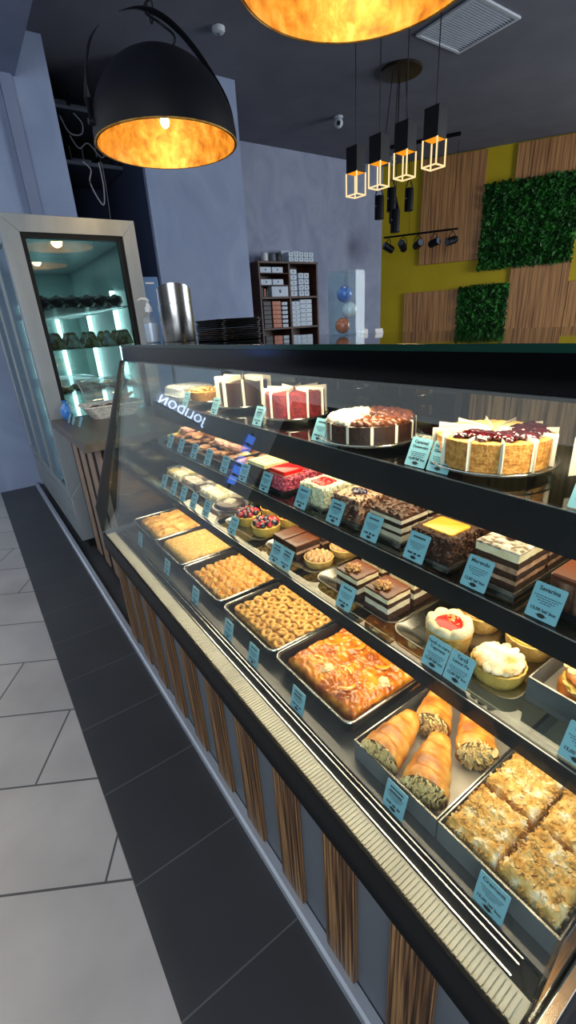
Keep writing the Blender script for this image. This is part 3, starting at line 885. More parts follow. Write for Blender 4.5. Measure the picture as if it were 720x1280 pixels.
# ------------------------------------------------------------------ lowest glass shelf
def clear_pack(cx, cy, w, d, h, label, cols, seed, zb=Z3):
    t = thing('pastry_pack', label, 'pastry pack', (cx, cy, zb + .0005), group='clear packs on the lowest shelf')
    obj('lid', MB().loft([rrect(w, d, .012, .010, 3), rrect(w - .004, d - .004, .012, h - .004, 3), rrect(w - .014, d - .014, .012, h, 3)]), 'clear_plastic', t)
    obj('card_base', MB().loft([rrect(w - .012, d - .012, .012, 0, 3), rrect(w + .004, d + .004, .014, .009, 3), rrect(w + .004, d + .004, .014, .0098, 3)]), 'box_inside', t)
    r = random.Random(seed)
    for i in range(3):
        for j in range(3):
            px, py = -w / 3 + w / 3 * i, -d / 3 + d / 3 * j
            obj('pastry', MB().hf(-w * .15, w * .15, -d * .15, d * .15, .010, lambda x, y, u, v: h * .74 + .004 * N(x + px, y + py, seed, 60) - .010 * (1 - edge_round(u, v, .2)), 10, 10), r.choice(cols), t, loc=(px, py, 0), rot=(0, 0, r.uniform(-.2, .2)))
    return t
clear_pack(.735, 1.85, .19, .15, .042, 'farthest clear topped pack of pale cream pastries', ['vanilla_layer', 'cookie_yellow', 'whipped'], 1)
clear_pack(.735, 1.675, .19, .155, .042, 'clear topped pack of dark and white marbled pastries', ['choc_sponge', 'powder_top', 'mauve_cream'], 2)
clear_pack(.735, 1.50, .19, .155, .042, 'clear topped pack of pale pastries beside the striped bowl', ['vanilla_layer', 'white_choc', 'whipped'], 3)
t = thing('plastic_bowl', 'clear oval plastic bowl on the lowest shelf', 'bowl', (.655, 1.338, Z3 + .0005))
obj('bowl', MB().lathe([(.035, 0), (.050, .008), (.062, .028), (.064, .028), (.064, .0305), (.060, .0305), (.048, .0105), (.034, .003)], 32), 'clear_plastic', t)
t = thing('striped_pastry', 'dark chocolate pastry with white icing stripes in the clear bowl', 'pastry', (.655, 1.338, Z3 + .0045))
obj('body', MB().lathe([(.032, 0), (.045, .010), (.053, .026), (.048, .034), (.03, .039), (.008, .041)], 30), 'choc_dark', t)
ic = MB()
for k in range(9):
    yy = -.040 + .010 * k; hw = sqrt(max(.0005, .048 ** 2 - yy ** 2))
    ic.tube([(hw * q, yy + .004 * sin(6 * q), .0405 - .014 * ((hw * q) ** 2 + yy ** 2) / .0023 + .001) for q in (-1, -.6, -.2, .2, .6, 1)], .0022, 6)
obj('icing', ic, 'whipped', t)

def tart_shell(mb, r, h, n=48):
    fl = lambda a, z: 1 + .018 * sin(16 * a) * (1 if z > .001 else .5)
    return mb.lathe([(r * .86, 0), (r * .93, h * .3), (r, h), (r * .93, h + .0008), (r * .90, h * .75), (r * .5, h * .7)], n, wob=fl)
berry_protos = {}
def berry_tart(label, x, y, r, h, seed, zb):
    rr = random.Random(seed)
    t = thing('berry_tart', label, 'tart', (x, y, zb), group='berry tarts on the silver platter')
    obj('crust', tart_shell(MB(), r, h), 'tart_crust_yellow', t)
    obj('custard', MB().lathe([(r * .88, h * .74), (r * .86, h * .98), (r * .5, h * 1.12), (.002, h * 1.15)], 24), 'custard', t)
    k = 0
    for ring, cnt in ((.70, 11), (.40, 7), (.02, 1)):
        for i in range(cnt):
            a = 2 * pi * i / cnt + rr.uniform(-.15, .15)
            red = (k + (ring < .5)) % 2 == 0 if ring > .05 else False
            nm = 'raspberry' if red else 'blackberry'
            loc = (r * ring * cos(a), r * ring * sin(a), h * 1.12 + r * .16 * (1.2 - ring))
            if nm not in berry_protos:
                b = obj(nm, MB().ball((0, 0, 0), .0098, 1, 1, 1.05, 14, amp=.30, fr=260, seed=5 if red else 9), 'berry_red' if red else 'berry_black', t, loc=loc)
                berry_protos[nm] = b
            else:
                b = berry_protos[nm].copy(); link(b); b.parent = t; b.location = loc
            b.rotation_euler = (rr.uniform(0, 6), rr.uniform(0, 6), 0); b.scale = (rr.uniform(.85, 1.15),) * 3
            k += 1
    return t
platter(.71, 1.16, .25, .225, 'silver platter under the berry tarts', Z3)
zt = Z3 + .0024
berry_tart('berry tart at the front far corner of its silver platter', .653, 1.215, .043, .03, 1, zt)
berry_tart('berry tart at the front near side of its silver platter', .655, 1.108, .045, .03, 2, zt)
berry_tart('berry tart behind, at the back far side of its silver platter', .752, 1.215, .043, .03, 3, zt)
berry_tart('berry tart behind, at the back near side of its silver platter', .752, 1.110, .043, .03, 4, zt)

platter(.71, .912, .235, .245, 'silver platter holding the chocolate slabs and rosette tarts', Z3)
def slab_cake(label, x, y, w, d, layers, zb, top=None, name='cake_slice', cat='cake', yaw=0, group=None):
    """layers: (height, material) from the bottom"""
    t = thing(name, label, cat, (x, y, zb), (0, 0, yaw), group)
    z = 0
    for i, (h, m) in enumerate(layers):
        s = -.0006 * (i % 2)
        obj('cake_layer' if i < len(layers) - 1 else 'topping', MB().hf(-w / 2 - s, w / 2 + s, -d / 2 - s, d / 2 + s, z, lambda a, b, u, v: z + h - .0012 * (1 - edge_round(u, v, .05)) * (i == len(layers) - 1) + .0006 * N(a, b, i, 90), 12, 12, edge=irregular(.0016, 70, i)), m, t)
        z += h
    return t, z
slab_cake('chocolate glazed slab at the far end of its silver platter', .66, .985, .082, .055, [(.016, 'choc_sponge'), (.008, 'mauve_cream'), (.014, 'choc_sponge'), (.005, 'choc_glaze')], zt)
slab_cake('chocolate glazed slab between its twin and the rosette tarts', .66, .925, .082, .055, [(.016, 'choc_sponge'), (.008, 'mauve_cream'), (.014, 'choc_sponge'), (.005, 'choc_glaze')], zt)
slab_cake('chocolate glazed slab behind the front pair', .752, .955, .08, .115, [(.016, 'choc_sponge'), (.008, 'mauve_cream'), (.014, 'choc_sponge'), (.005, 'choc_glaze')], zt)
def rosette_tart(label, x, y, r, seed):
    t = thing('rosette_tart', label, 'tart', (x, y, zt), group='rosette tarts on the silver platter')
    obj('crust', tart_shell(MB(), r, .022), 'tart_crust', t)
    mb = MB()
    for ring, cnt in ((.72, 12), (.42, 7), (.08, 2)):
        for i in range(cnt):
            a = 2 * pi * i / cnt
            c = (r * ring * cos(a), r * ring * sin(a), .019)
            mb.lathe([(.0065, 0), (.0075, .004), (.0045, .009), (.001, .0125)], 10, c, wob=lambda q, z: 1 + .2 * sin(5 * q + z * 300))
    obj('cream_rosettes', mb, 'rosette_tan', t)
rosette_tart('tart covered in beige cream rosettes at the front of its platter', .655, .845, .040, 1)
rosette_tart('tart covered in beige cream rosettes behind the front one', .745, .845, .040, 2)

platter(.712, .655, .245, .27, 'silver platter holding the walnut topped slices', Z3)
LAY = [(.018, 'choc_sponge'), (.014, 'milk_layer'), (.010, 'choc_sponge'), (.012, 'vanilla_layer'), (.006, 'choc_glaze')]
wn = None
for lb, x, y, w, d in (('walnut topped layered slice at the front far side of its platter', .643, .683, .068, .072), ('walnut topped layered slice at the front near side of its platter', .640, .585, .070, .070),
                       ('layered slice behind the far walnut topped slice', .728, .683, .075, .072), ('layered slice behind the near walnut topped slice', .728, .588, .075, .072)):
    t, z = slab_cake(lb, x, y, w, d, LAY, zt, group='walnut topped slices')
    m = MB()
    for s in (-1, 1):
        m.ball((.001, s * .0085, .004), .0125, 1.25, .8, .55, 18, amp=.8, fr=300, seed=3 + s)
    obj('walnut', m, 'walnut_brown', t, loc=(-.010, .004, z), rot=(0, 0, .6))

platter(.70, .395, .235, .265, 'silver platter holding the jelly tart and lemon tart', Z3)
def petal_tart(label, x, y, seed, top):
    r = .044
    t = thing('jelly_tart' if top == 'jelly' else 'lemon_tart', label, 'tart', (x, y, zt))
    if top == 'jelly':
        obj('crust', tart_shell(MB(), r, .040), 'tart_crust', t)
        p = MB(); n = 72; loops = []
        for rr, z in ((.95, .040), (1.0, .046), (.94, .054), (.72, .056), (.58, .0505), (.54, .047)):
            loops.append([(r * rr * (1 + .09 * sqrt(abs(sin(4 * a + .4))) - .06) * cos(a), r * rr * (1 + .09 * sqrt(abs(sin(4 * a + .4))) - .06) * sin(a), z - .004 + .006 * sqrt(abs(sin(4 * a + .4))) + .0015 * N(cos(a), sin(a), z * 60, 3)) for a in [2 * pi * i / n for i in range(n)]])
        obj('cream_petals', p.loft(loops), 'petal_cream', t, angle=60)
        obj('jelly', MB().lathe([(r * .60, .047), (r * .58, .0515), (r * .4, .053), (.001, .0535)], 30, wob=lambda a, z: 1 + .1 * sin(3 * a + 1)), 'jelly_red', t)
        nf = MB(); q = random.Random(3)
        for k in range(22):
            nf.flake((q.gauss(.006, .006), q.gauss(0, .008), .0545), q.uniform(.0012, .0024), (q.uniform(-.6, .6), q.uniform(-.6, .6), 0))
        obj('nut_crumbs', nf, 'nut_gold', t, kind='stuff')
    else:
        obj('crust', tart_shell(MB(), r + .002, .03), 'tart_crust_yellow', t)
        obj('lemon_filling', MB().lathe([(r * .9, .024), (r * .88, .031), (.002, .033)], 24), 'custard', t)
        mm = MB(); q = random.Random(seed)
        for ring, cnt in ((.74, 13), (.48, 9), (.22, 5), (0, 1)):
            for i in range(cnt):
                a = 2 * pi * i / cnt + ring
                mm.ball((r * ring * cos(a), r * ring * sin(a), .0335 + .007 * (1 - ring)), .0118, 1.25, .8, .55, 14, amp=.35, fr=110, seed=i, M=None)
        obj('meringue', mm, 'meringue', t)
    return t
petal_tart('tart with white cream petals and red jelly centre at the front', .645, .428, 1, 'jelly')
petal_tart('lemon tart with toasted white meringue beside the jelly tart at the front', .642, .322, 2, 'lemon')
for lb, x, y, m in (('plain brown tart behind the red jelly tart', .748, .428, 'nut_gold'), ('tart with smooth yellow top behind the lemon tart', .748, .322, 'custard')):
    t = thing('custard_tart', lb, 'tart', (x, y, zt))
    obj('crust', tart_shell(MB(), .044, .034), 'tart_crust', t)
    obj('filling', MB().lathe([(.039, .025), (.038, .036), (.002, .038)], 28), m, t)

card_tray('card_box', .745, .18, .235, .165, .046, 'grey card box holding the almond bun at the near end of the lowest shelf', Z3, 'box')
def bun(label, x, y, zb, yaw):
    t = thing('almond_bun', label, 'bun', (x, y, zb), (0, 0, yaw))
    obj('bun_base', MB().ball((0, 0, .02), .046, 1, .78, .5, 28, amp=.2, fr=50, seed=2), 'bun_crust', t)
    obj('cream', MB().ball((0, 0, .036), .042, .98, .74, .32, 28, amp=.3, fr=120, seed=4), 'custard', t)
    obj('bun_top', MB().ball((.004, 0, .050), .041, 1, .78, .38, 28, amp=.2, fr=60, seed=7), 'bun_crust', t)
    f = MB(); q = random.Random(5)
    for k in range(46):
        a = q.uniform(0, 6.28); rr = .038 * sqrt(q.random())
        f.flake((.004 + rr * cos(a), .78 * rr * sin(a), .0505 + .0158 * sqrt(max(0, 1 - (rr / .042) ** 2))), q.uniform(.004, .0065), (q.uniform(-.5, .5), q.uniform(-.5, .5), q.uniform(0, 6)))
    obj('almond_flakes', f, 'almond_pale', t, kind='stuff')
bun('almond flaked bun with yellow cream in front in the card box', .695, .205, Z3 + .0025, .3)
bun('almond flaked bun with yellow cream behind in the card box', .80, .19, Z3 + .0025, -.4)

# ------------------------------------------------------------------ middle shelf
def board(cx, cy, w, d, label, zb, h=.006, m='silver_card'):
    t = thing('cake_board', label, 'cake board', (cx, cy, zb + .0005))
    a, b = w / 2, d / 2
    obj('board_floor', MB().box(-a, a, -b, b, 0, .002), 'tray_black' if m == 'tray_black' else 'silver_card', t, smooth=False)
    obj('board_edge', MB().box(-a, -a + .0015, -b, b, .002, h).box(a - .0015, a, -b, b, .002, h).box(-a + .0015, a - .0015, -b, -b + .0015, .002, h).box(-a + .0015, a - .0015, b - .0015, b, .002, h), m, t, smooth=False)
    return t
zm = Z2 + .0028
# mixed cookies on two dark trays
cookie_protos = {}
def cookie(kind, x, y, z, rot, label, s=1):
    if kind not in cookie_protos:
        if kind == 'wedge':
            o = obj('wedge_cookie', MB().loft([[(.034 * a, .024 * b, z_) for a, b in ((1, 0), (.9, .12), (-.75, .95), (-.9, .8), (-.9, -.8), (-.75, -.95), (.9, -.12))] for z_ in (0, .016)]), 'cookie_brown', bevel=.003)
        elif kind == 'pink':
            o = obj('folded_cookie', MB().ball((0, 0, .013), .026, 1.2, .8, .5, 16, amp=.35, fr=70, seed=3), 'cookie_pink')
        elif kind == 'yellow':
            o = obj('triangle_cookie', MB().loft([[(.03 * a, .03 * b, z_) for a, b in ((1.1, 0), (.95, .15), (-.6, .9), (-.75, .8), (-.75, -.8), (-.6, -.9), (.95, -.15))] for z_ in (0, .012)]), 'cookie_yellow', bevel=.002)
        else:
            o = obj('round_cookie', MB().lathe([(.018, 0), (.024, .004), (.023, .010), (.015, .013), (.004, .012)], 20, wob=lambda a, z: 1 + .05 * sin(5 * a)), 'cookie_brown')
        cookie_protos[kind] = o
    else:
        o = link(cookie_protos[kind].copy())
    o.location = (x, y, z); o.rotation_euler = rot; o.scale = (s,) * 3
    tag(o, label, 'cookie', kind + ' cookies on the middle shelf')
KL = dict(wedge='brown wedge shaped cookie in the mixed heap on the middle shelf', pink='pinkish folded cookie in the mixed heap on the middle shelf',
          yellow='yellow triangular cookie in the mixed heap on the middle shelf', round='brown round cookie in the mixed heap on the middle shelf')
for n_, (cy, d) in enumerate(((1.82, .30), (1.50, .30))):
    platter(.785, cy, .26, d, ('farther' if n_ == 0 else 'nearer') + ' silver platter under the mixed cookies', Z2, .01)
q = random.Random(11)
for cy in (1.82, 1.50):
    for i in range(4):
        for j in range(5):
            k = q.choice(('wedge', 'wedge', 'pink', 'round', 'yellow', 'round'))
            cookie(k, .71 + .05 * i + q.uniform(-.005, .005), cy - .108 + .054 * j + q.uniform(-.004, .004), zm + .005 + q.uniform(0, .003), (q.uniform(-.12, .12), q.uniform(-.12, .12), q.uniform(0, 6.28)), KL[k], q.uniform(.85, 1.0))
    for i in range(3):
        for j in range(4):
            k = q.choice(('wedge', 'pink', 'round', 'yellow', 'pink'))
            cookie(k, .735 + .05 * i + q.uniform(-.005, .005), cy - .081 + .054 * j, zm + .024 + q.uniform(0, .004), (q.uniform(-.4, .4), q.uniform(-.4, .4), q.uniform(0, 6.28)), KL[k], q.uniform(.85, 1.05))
card_tray('dark_box', .765, 1.275, .19, .11, .03, 'shallow dark box of wafers beside the white chocolate slab', Z2, 'box', ('tray_black', 'tray_black'))
for k in range(4):
    o = obj('wafer', MB().hf(-.035, .035, -.018, .018, 0, lambda x, y, u, v: .028 - .005 * (1 - edge_round(u, v, .2)) + .002 * N(x, y, k, 80), 12, 8), 'cookie_brown', loc=(.715 + .0 * k + .09 * (k % 2), 1.25 + .048 * (k // 2), Z2 + .0028))
    tag(o, 'brown wafer lying in the shallow dark box', 'wafer', 'wafers in the dark box')

board(.755, 1.148, .21, .112, 'dark board under the white chocolate slab', Z2, .008, 'tray_black')
for k, lb in enumerate(('white chocolate topped slab cake at the front of its dark board', 'white chocolate topped slab cake behind on its dark board')):
    t, z = slab_cake(lb, .706 + .098 * k, 1.148, .090, .098, [(.045, 'choc_sponge'), (.012, 'white_choc')], zm)
    rd = MB()
    for i in range(5):
        rd.tube([(-.04 + .02 * i, -.046, z), (-.036 + .02 * i, 0, z + .0008), (-.044 + .02 * i + .008, .046, z)], .0011, 6)
    obj('ridges', rd, 'white_choc', t)

board(.745, 1.034, .20, .106, 'dark board under the red jelly squares', Z2, .010, 'tray_black')
def crumb_cloud(w, d, h, seed, n, r0, r1, cover):
    mb = MB(); q = random.Random(seed)
    for k in range(n):
        f = q.random()
        if f < cover: c = (q.uniform(-.5, .5) * w, q.uniform(-.5, .5) * d, h)
        elif f < cover + (1 - cover) * .55: c = (-w / 2, q.uniform(-.5, .5) * d, q.uniform(.004, h))
        else: c = (q.uniform(-.5, .5) * w, d / 2 * q.choice((-1, -1, 1)), q.uniform(.004, h))
        mb.flake(c, q.uniform(r0, r1), (q.uniform(0, 3), q.uniform(0, 3), q.uniform(0, 6)), th=.0012)
    return mb
for k, lb in enumerate(('red jelly topped square cake coated in pink crumbs, in front', 'red jelly topped square cake coated in pink crumbs, behind')):
    t = thing('jelly_square', lb, 'cake', (.695 + .09 * k, 1.034, zm))
    obj('sponge', MB().hf(-.040, .040, -.043, .043, 0, lambda x, y, u, v: .040 + .003 * N(x, y, 3, 60), 20, 20, edge=irregular(.004, 50, 2)), 'pink_crumb', t)
    obj('crumbs', crumb_cloud(.084, .090, .041, 3 + k, 220, .003, .006, .35), 'pink_crumb', t, kind='stuff')
    obj('cream_rim', MB().loft([rrect(.066, .072, .003, .041), rrect(.066, .072, .003, .047)]), 'cookie_pink', t)
    obj('jelly_top', MB().loft([rrect(.067, .073, .004, .047), rrect(.067, .073, .004, .057), rrect(.063, .069, .004, .0585)]), 'jelly_red', t)

def frosted(label, x, y, w, d, h, body, crumbs, name, seed, top=None, zb=None):
    t = thing(name, label, 'cake', (x, y, zm if zb is None else zb))
    obj('sponge', MB().hf(-w / 2, w / 2, -d / 2, d / 2, 0, lambda a, b, u, v: h + .003 * N(a, b, seed, 60), 24, 24, edge=irregular(.003, 60, seed)), body, t)
    if crumbs:
        obj('crumbs', crumb_cloud(w + .003, d + .003, h * .97, seed, 260, .0025, .0055, .22 if top else .4), crumbs, t, kind='stuff')
    if top:
        top(t, h)
    return t
board(.750, .872, .20, .112, 'silver board under the white crumb cakes', Z2)
def red_top(t, h):
    m = MB().hf(-.024, .024, -.026, .026, h - .002, lambda x, y, u, v: h + .0065 + .003 * N(x, y, 2, 120) - .004 * (1 - edge_round(u, v, .3)), 20, 20, edge=irregular(.006, 60, 4))
    obj('red_jelly', m, 'jelly_red', t)
frosted('white crumb coated cake with red jelly top, in front', .702, .872, .082, .096, .052, 'white_crumb', 'white_crumb', 'crumb_cake', 1, red_top)
frosted('white crumb coated cake with red jelly top, behind', .792, .872, .084, .096, .052, 'white_crumb', 'white_crumb', 'crumb_cake', 2, red_top)
board(.750, .742, .20, .108, 'silver board under the mauve berry cakes', Z2)
def berry_top(t, h):
    m = MB(); q = random.Random(4)
    for k in range(9):
        a = q.uniform(0, 6.28); rr = .016 * sqrt(q.random())
        m.ball((rr * cos(a), rr * 1.1 * sin(a), h + .004), .0075, 1.1, 1, .7, 10, amp=.2, fr=120, seed=k)
    obj('berry_jam', m, 'blueberry', t)
frosted('mauve brown crumb cake topped with dark berry jam, in front', .702, .742, .082, .088, .056, 'mauve_cream', 'choc_sides', 'berry_cake', 5, berry_top)
frosted('mauve brown crumb cake topped with dark berry jam, behind', .792, .742, .084, .088, .056, 'mauve_cream', 'choc_sides', 'berry_cake', 6, berry_top)
board(.752, .618, .20, .108, 'silver board under the black and white flake cakes', Z2)
BW = [(.012, 'milk_layer'), (.007, 'choc_sponge'), (.011, 'milk_layer'), (.010, 'choc_dark'), (.008, 'milk_layer'), (.008, 'choc_flakes')]
for k, lb in enumerate(('black and white layered cake under dark chocolate flakes, in front', 'black and white layered cake under dark chocolate flakes, behind')):
    t, z = slab_cake(lb, .705 + .09 * k, .618, .084, .090, BW, zm, name='layer_cake')
    f = MB(); q = random.Random(k)
    for i in range(150):
        f.flake((q.uniform(-.041, .041), q.uniform(-.044, .044), z + .0015), q.uniform(.003, .007), (q.uniform(-.5, .5), q.uniform(-.5, .5), q.uniform(0, 6)))
    obj('flakes', f, 'choc_flakes', t, kind='stuff')
board(.750, .492, .215, .108, 'silver board under the caramel topped flake cakes', Z2)
def car_cake_top(t, h):
    obj('caramel_top', MB().loft([rrect(.062, .070, .006, h - .001), rrect(.062, .070, .006, h + .003), rrect(.058, .066, .006, h + .0045)]), 'caramel_top', t)
frosted('caramel topped cake coated in dark chocolate flakes, in front', .700, .492, .092, .092, .052, 'choc_sponge', 'choc_flakes', 'caramel_cake', 8, car_cake_top)
frosted('caramel topped cake coated in dark chocolate flakes, behind', .798, .492, .092, .092, .052, 'choc_sponge', 'choc_flakes', 'caramel_cake', 9, car_cake_top)
board(.768, .362, .24, .092, 'silver board under the powder dusted layer cakes', Z2, .008)
PD = [(.012, 'choc_sponge'), (.008, 'mauve_cream'), (.012, 'choc_sponge'), (.010, 'mauve_cream'), (.012, 'choc_sponge'), (.014, 'vanilla_layer'), (.004, 'powder_top')]
for k, lb in enumerate(('powder dusted layer cake with a chocolate ball, in front', 'powder dusted layer cake with a chocolate ball, behind')):
    t, z = slab_cake(lb, .710 + .105 * k, .362, .098, .078, PD, zm, name='layer_cake')
    obj('chocolate_ball', MB().ball((0, 0, 0), .0095, 1, 1, .9, 14, amp=.1), 'choc_glaze', t, loc=(-.008, 0, z + .006))
board(.765, .228, .225, .110, 'dark board under the chocolate cakes with white rosettes', Z2, .012, 'tray_black')
def ros(t, h):
    m = MB()
    for i in range(6):
        a = i * pi / 3
        m.lathe([(.008, 0), (.0085, .004), (.004, .010), (.0008, .012)], 10, (.009 * cos(a), .009 * sin(a), h - .001), wob=lambda q, z: 1 + .18 * sin(5 * q))
    obj('cream_rosette', m, 'whipped', t)
for k, lb in enumerate(('chocolate glazed cake with a white cream rosette, in front', 'chocolate glazed cake with a white cream rosette, behind')):
    t = thing('chocolate_cake', lb, 'cake', (.712 + .105 * k, .228, zm))
    obj('sponge', MB().hf(-.046, .046, -.046, .046, 0, lambda a, b, u, v: .050, 30, 30, edge=irregular(.003, 120, 3)), 'choc_sides', t)
    obj('glaze', MB().loft([rrect(.094, .094, .006, .050), rrect(.095, .095, .006, .057), rrect(.090, .090, .006, .060)]), 'choc_glaze', t)
    ros(t, .060)

# ------------------------------------------------------------------ top shelf
def cake_stand(x, y, r, label):
    t = thing('cake_plate', label, 'plate', (x, y, Z1 + .0005))
    obj('plate', MB().lathe([(r * .5, .012), (r * .96, .012), (r, .0155), (r * 1.005, .0175), (r * .985, .0175), (r * .93, .0148), (.001, .0148)], 64), 'clear_plastic', t)
    obj('foot', MB().lathe([(r * .42, 0), (r * .40, .003), (r * .30, .0125)], 40), 'clear_plastic', t)
    obj('plate_rim', MB().tube([(r * cos(a), r * sin(a), .0172) for a in [2 * pi * i / 64 for i in range(64)]], .0013, 6, closed=True), 'bright_steel', t)
    return Z1 + .0005 + .0152
def wedge_mb(r, a0, a1, z0, zf, nr=14, na=10, rin=.004, bulge=0):
    mb = MB(); top = []; bot = []
    for j in range(na + 1):
        a = a0 + (a1 - a0) * j / na
        for i in range(nr + 1):
            q = rin + (r - rin) * i / nr
            top.append((q * cos(a), q * sin(a), zf(q / r, a))); bot.append((q * cos(a), q * sin(a), z0))
    w = nr + 1; o = len(top); fs = []
    for j in range(na):
        for i in range(nr):
            p = j * w + i
            fs += [(p, p + 1, p + w + 1, p + w), (o + p, o + p + w, o + p + w + 1, o + p + 1)]
    b = [i for i in range(nr)] + [j * w + nr for j in range(na)] + [na * w + i for i in range(nr, 0, -1)] + [j * w for j in range(na, 0, -1)]
    for k in range(len(b)):
        p, s = b[k], b[(k + 1) % len(b)]
        fs.append((p, o + p, o + s, s))
    return mb.add(top + bot, fs)
def sliced_cake(x, y, zb, r, h, n, kinds, papers, a_off=0, name='cake_slice'):
    """kinds[k] -> (label, group, body material, topping function(parent, da)) for slice k"""
    da = 2 * pi / n
    protos = {}
    for k in range(n):
        lb, gr, body, topf = kinds[k]
        ang = a_off + k * da
        if lb not in protos:
            t = thing(name, lb, 'cake slice', (x, y, zb), (0, 0, ang), gr)
            g_ = .008
            obj('sponge', wedge_mb(r, g_, da - g_, 0, lambda q, a: h * (1 if q < .86 else 1 + .06 * (q - .86) / .14) + .0016 * N(q * 3, a * 3, k, 3) - .004 * max(0, q - .97) / .03), body, t)
            topf(t, da, r, h)
            if papers:
                pr, ph = papers
                obj('paper_divider', MB().box(r * .12, pr, -.0004, .0004, .001, ph), 'paper_white', t, smooth=False)
                obj('paper_band', MB().loft([[((r + .0016 + e) * cos(a), (r + .0016 + e) * sin(a), z) for a in [da * (-.06 + .12 * i / 4) for i in range(5)]] for e, z in ((0, .001), (.0006, .001), (.0006, ph * .92), (0, ph * .92))], cap0=False, cap1=False), 'paper_white', t, smooth=False)
            protos[lb] = t
        else:
            dup(protos[lb], (x, y, zb), (0, 0, ang))
# near cheesecakes
zc = cake_stand(.765, .455, .112, 'round glass plate under the half caramel half berry cheesecake')
def cherry_top(t, da, r, h):
    m = MB(); q = random.Random(8)
    for k in range(34):
        a = q.uniform(.05, da - .05); rr = r * (.12 + .76 * sqrt(q.random()))
        m.ball((rr * cos(a), rr * sin(a), h + .0035 + q.uniform(0, .003)), q.uniform(.0055, .0085), 1.15, 1, .7, 10, amp=.3, fr=160, seed=k)
    obj('berry_topping', m, 'cherry_dark', t)
def cream_top(t, da, r, h):
    obj('caramel_topping', wedge_mb(r * .93, .03, da - .03, h - .001, lambda q, a: h + .004 + .0022 * N(q * 4, a * 4, 2, 2) - .003 * max(0, q - .9) / .1), 'cheese_yellow', t)
K1 = ('cheesecake slice with dark glossy berry topping on the round glass plate', 'berry topped cheesecake slices', 'biscuit', cherry_top)
K2 = ('cheesecake slice with smooth pale yellow topping on the round glass plate', 'pale topped cheesecake slices', 'biscuit', cream_top)
sliced_cake(.765, .455, zc, .098, .050, 12, [K2, K2, K2, K2, K2, K1, K1, K1, K1, K1, K1, K2], (.106, .057), .18, 'cheesecake_slice')
# chocolate and white cake
zc = cake_stand(.752, .755, .118, 'round glass plate under the half white half chocolate cake')
def swirl(mt):
    def f(t, da, r, h):
        m = MB()
        for rr, z in ((.84, .004), (.62, .006), (.40, .006)):
            cnt = max(1, round(3.2 * rr))
            for i in range(cnt):
                a = da * (i + .5) / cnt
                m.ball((r * rr * cos(a), r * rr * sin(a), h + z * .5), r * .14, 1, 1, .62, 12, amp=.5, fr=60, seed=i + int(rr * 10))
        obj('cream_swirls', m, mt, t)
    return f
W1 = ('white cream topped slice of the half and half cake on its glass plate', 'white slices of the half and half cake', 'choc_sponge', swirl('whipped'))
W2 = ('chocolate cream topped slice of the half and half cake on its glass plate', 'chocolate slices of the half and half cake', 'choc_dark', swirl('choc_glaze'))
sliced_cake(.752, .755, zc, .102, .040, 12, [W2, W1, W1, W1, W1, W1, W2, W2, W2, W2, W2, W2], (.104, .042), .3)
# red velvet, tall, wrapped in paper strips
zc = cake_stand(.800, 1.120, .100, 'round glass plate under the red velvet cake')
def velvet_top(t, da, r, h):
    obj('frosting', wedge_mb(r * .96, .02, da - .02, h - .001, lambda q, a: h + .004 + .002 * N(q * 5, a * 5, 3, 2)), 'velvet', t)
V1 = ('tall dark red velvet slice with white paper on the round glass plate', 'red velvet slices', 'velvet', velvet_top)
sliced_cake(.800, 1.120, zc, .088, .068, 10, [V1] * 10, (.096, .080), .1)
zc = cake_stand(.805, 1.435, .098, 'round glass plate under the tall dark chocolate cake')
def dark_top(t, da, r, h):
    obj('frosting', wedge_mb(r * .94, .02, da - .02, h - .001, lambda q, a: h + .006 * (1 - q) + .002 * N(q * 5, a * 5, 3, 2)), 'choc_dark', t)
D1 = ('tall dark chocolate slice between sheets of white paper', 'tall dark chocolate slices', 'choc_dark', dark_top)
sliced_cake(.805, 1.435, zc, .084, .078, 8, [D1] * 8, (.098, .098), .25)
# nut pie and clear box at the far end
zc = cake_stand(.775, 1.655, .088, 'round glass plate under the nut pie')
t = thing('nut_pie', 'round golden pie heaped with nuts at the far end of the top shelf', 'pie', (.775, 1.655, zc))
obj('crust', MB().lathe([(.070, 0), (.076, .015), (.080, .034), (.077, .037), (.07, .031), (.02, .031)], 48, wob=lambda a, z: 1 + .012 * sin(22 * a)), 'biscuit', t)
q = random.Random(2); np_ = None
for k in range(46):
    a = q.uniform(0, 6.28); rr = .070 * sqrt(q.random())
    loc = (rr * cos(a), rr * sin(a), .035 + q.uniform(0, .006))
    if np_ is None:
        np_ = n_ = obj('nut', MB().ball((0, 0, 0), .0085, 1.2, .85, .7, 10, amp=.35, fr=160), 'nut_gold', t)
    else:
        n_ = np_.copy(); link(n_); n_.parent = t
    n_.location = loc; n_.rotation_euler = (q.uniform(-.5, .5), q.uniform(-.5, .5), q.uniform(0, 6))
t = thing('cake_box', 'clear lidded box with pale base at the far end of the top shelf', 'box', (.78, 1.86, Z1 + .0005))
obj('box_base', MB().loft([rrect(.16, .17, .02, 0), rrect(.175, .185, .022, .02), rrect(.172, .182, .022, .0205)]), 'paper_white', t)
obj('lid', MB().loft([rrect(.17, .18, .022, .021), rrect(.16, .17, .022, .048), rrect(.14, .15, .02, .056)]), 'cloudy_plastic', t)
zc = cake_stand(.83, .215, .092, 'round glass plate under the pie nearest the camera')
t = thing('cream_pie', 'pale round pie at the near end of the top shelf', 'pie', (.83, .215, zc))
obj('crust', MB().lathe([(.066, 0), (.074, .02), (.076, .04), (.072, .042), (.066, .037), (.02, .037)], 40, wob=lambda a, z: 1 + .012 * sin(20 * a)), 'biscuit', t)
obj('filling', MB().lathe([(.068, .036), (.06, .042), (.002, .044)], 30), 'cheese_yellow', t)
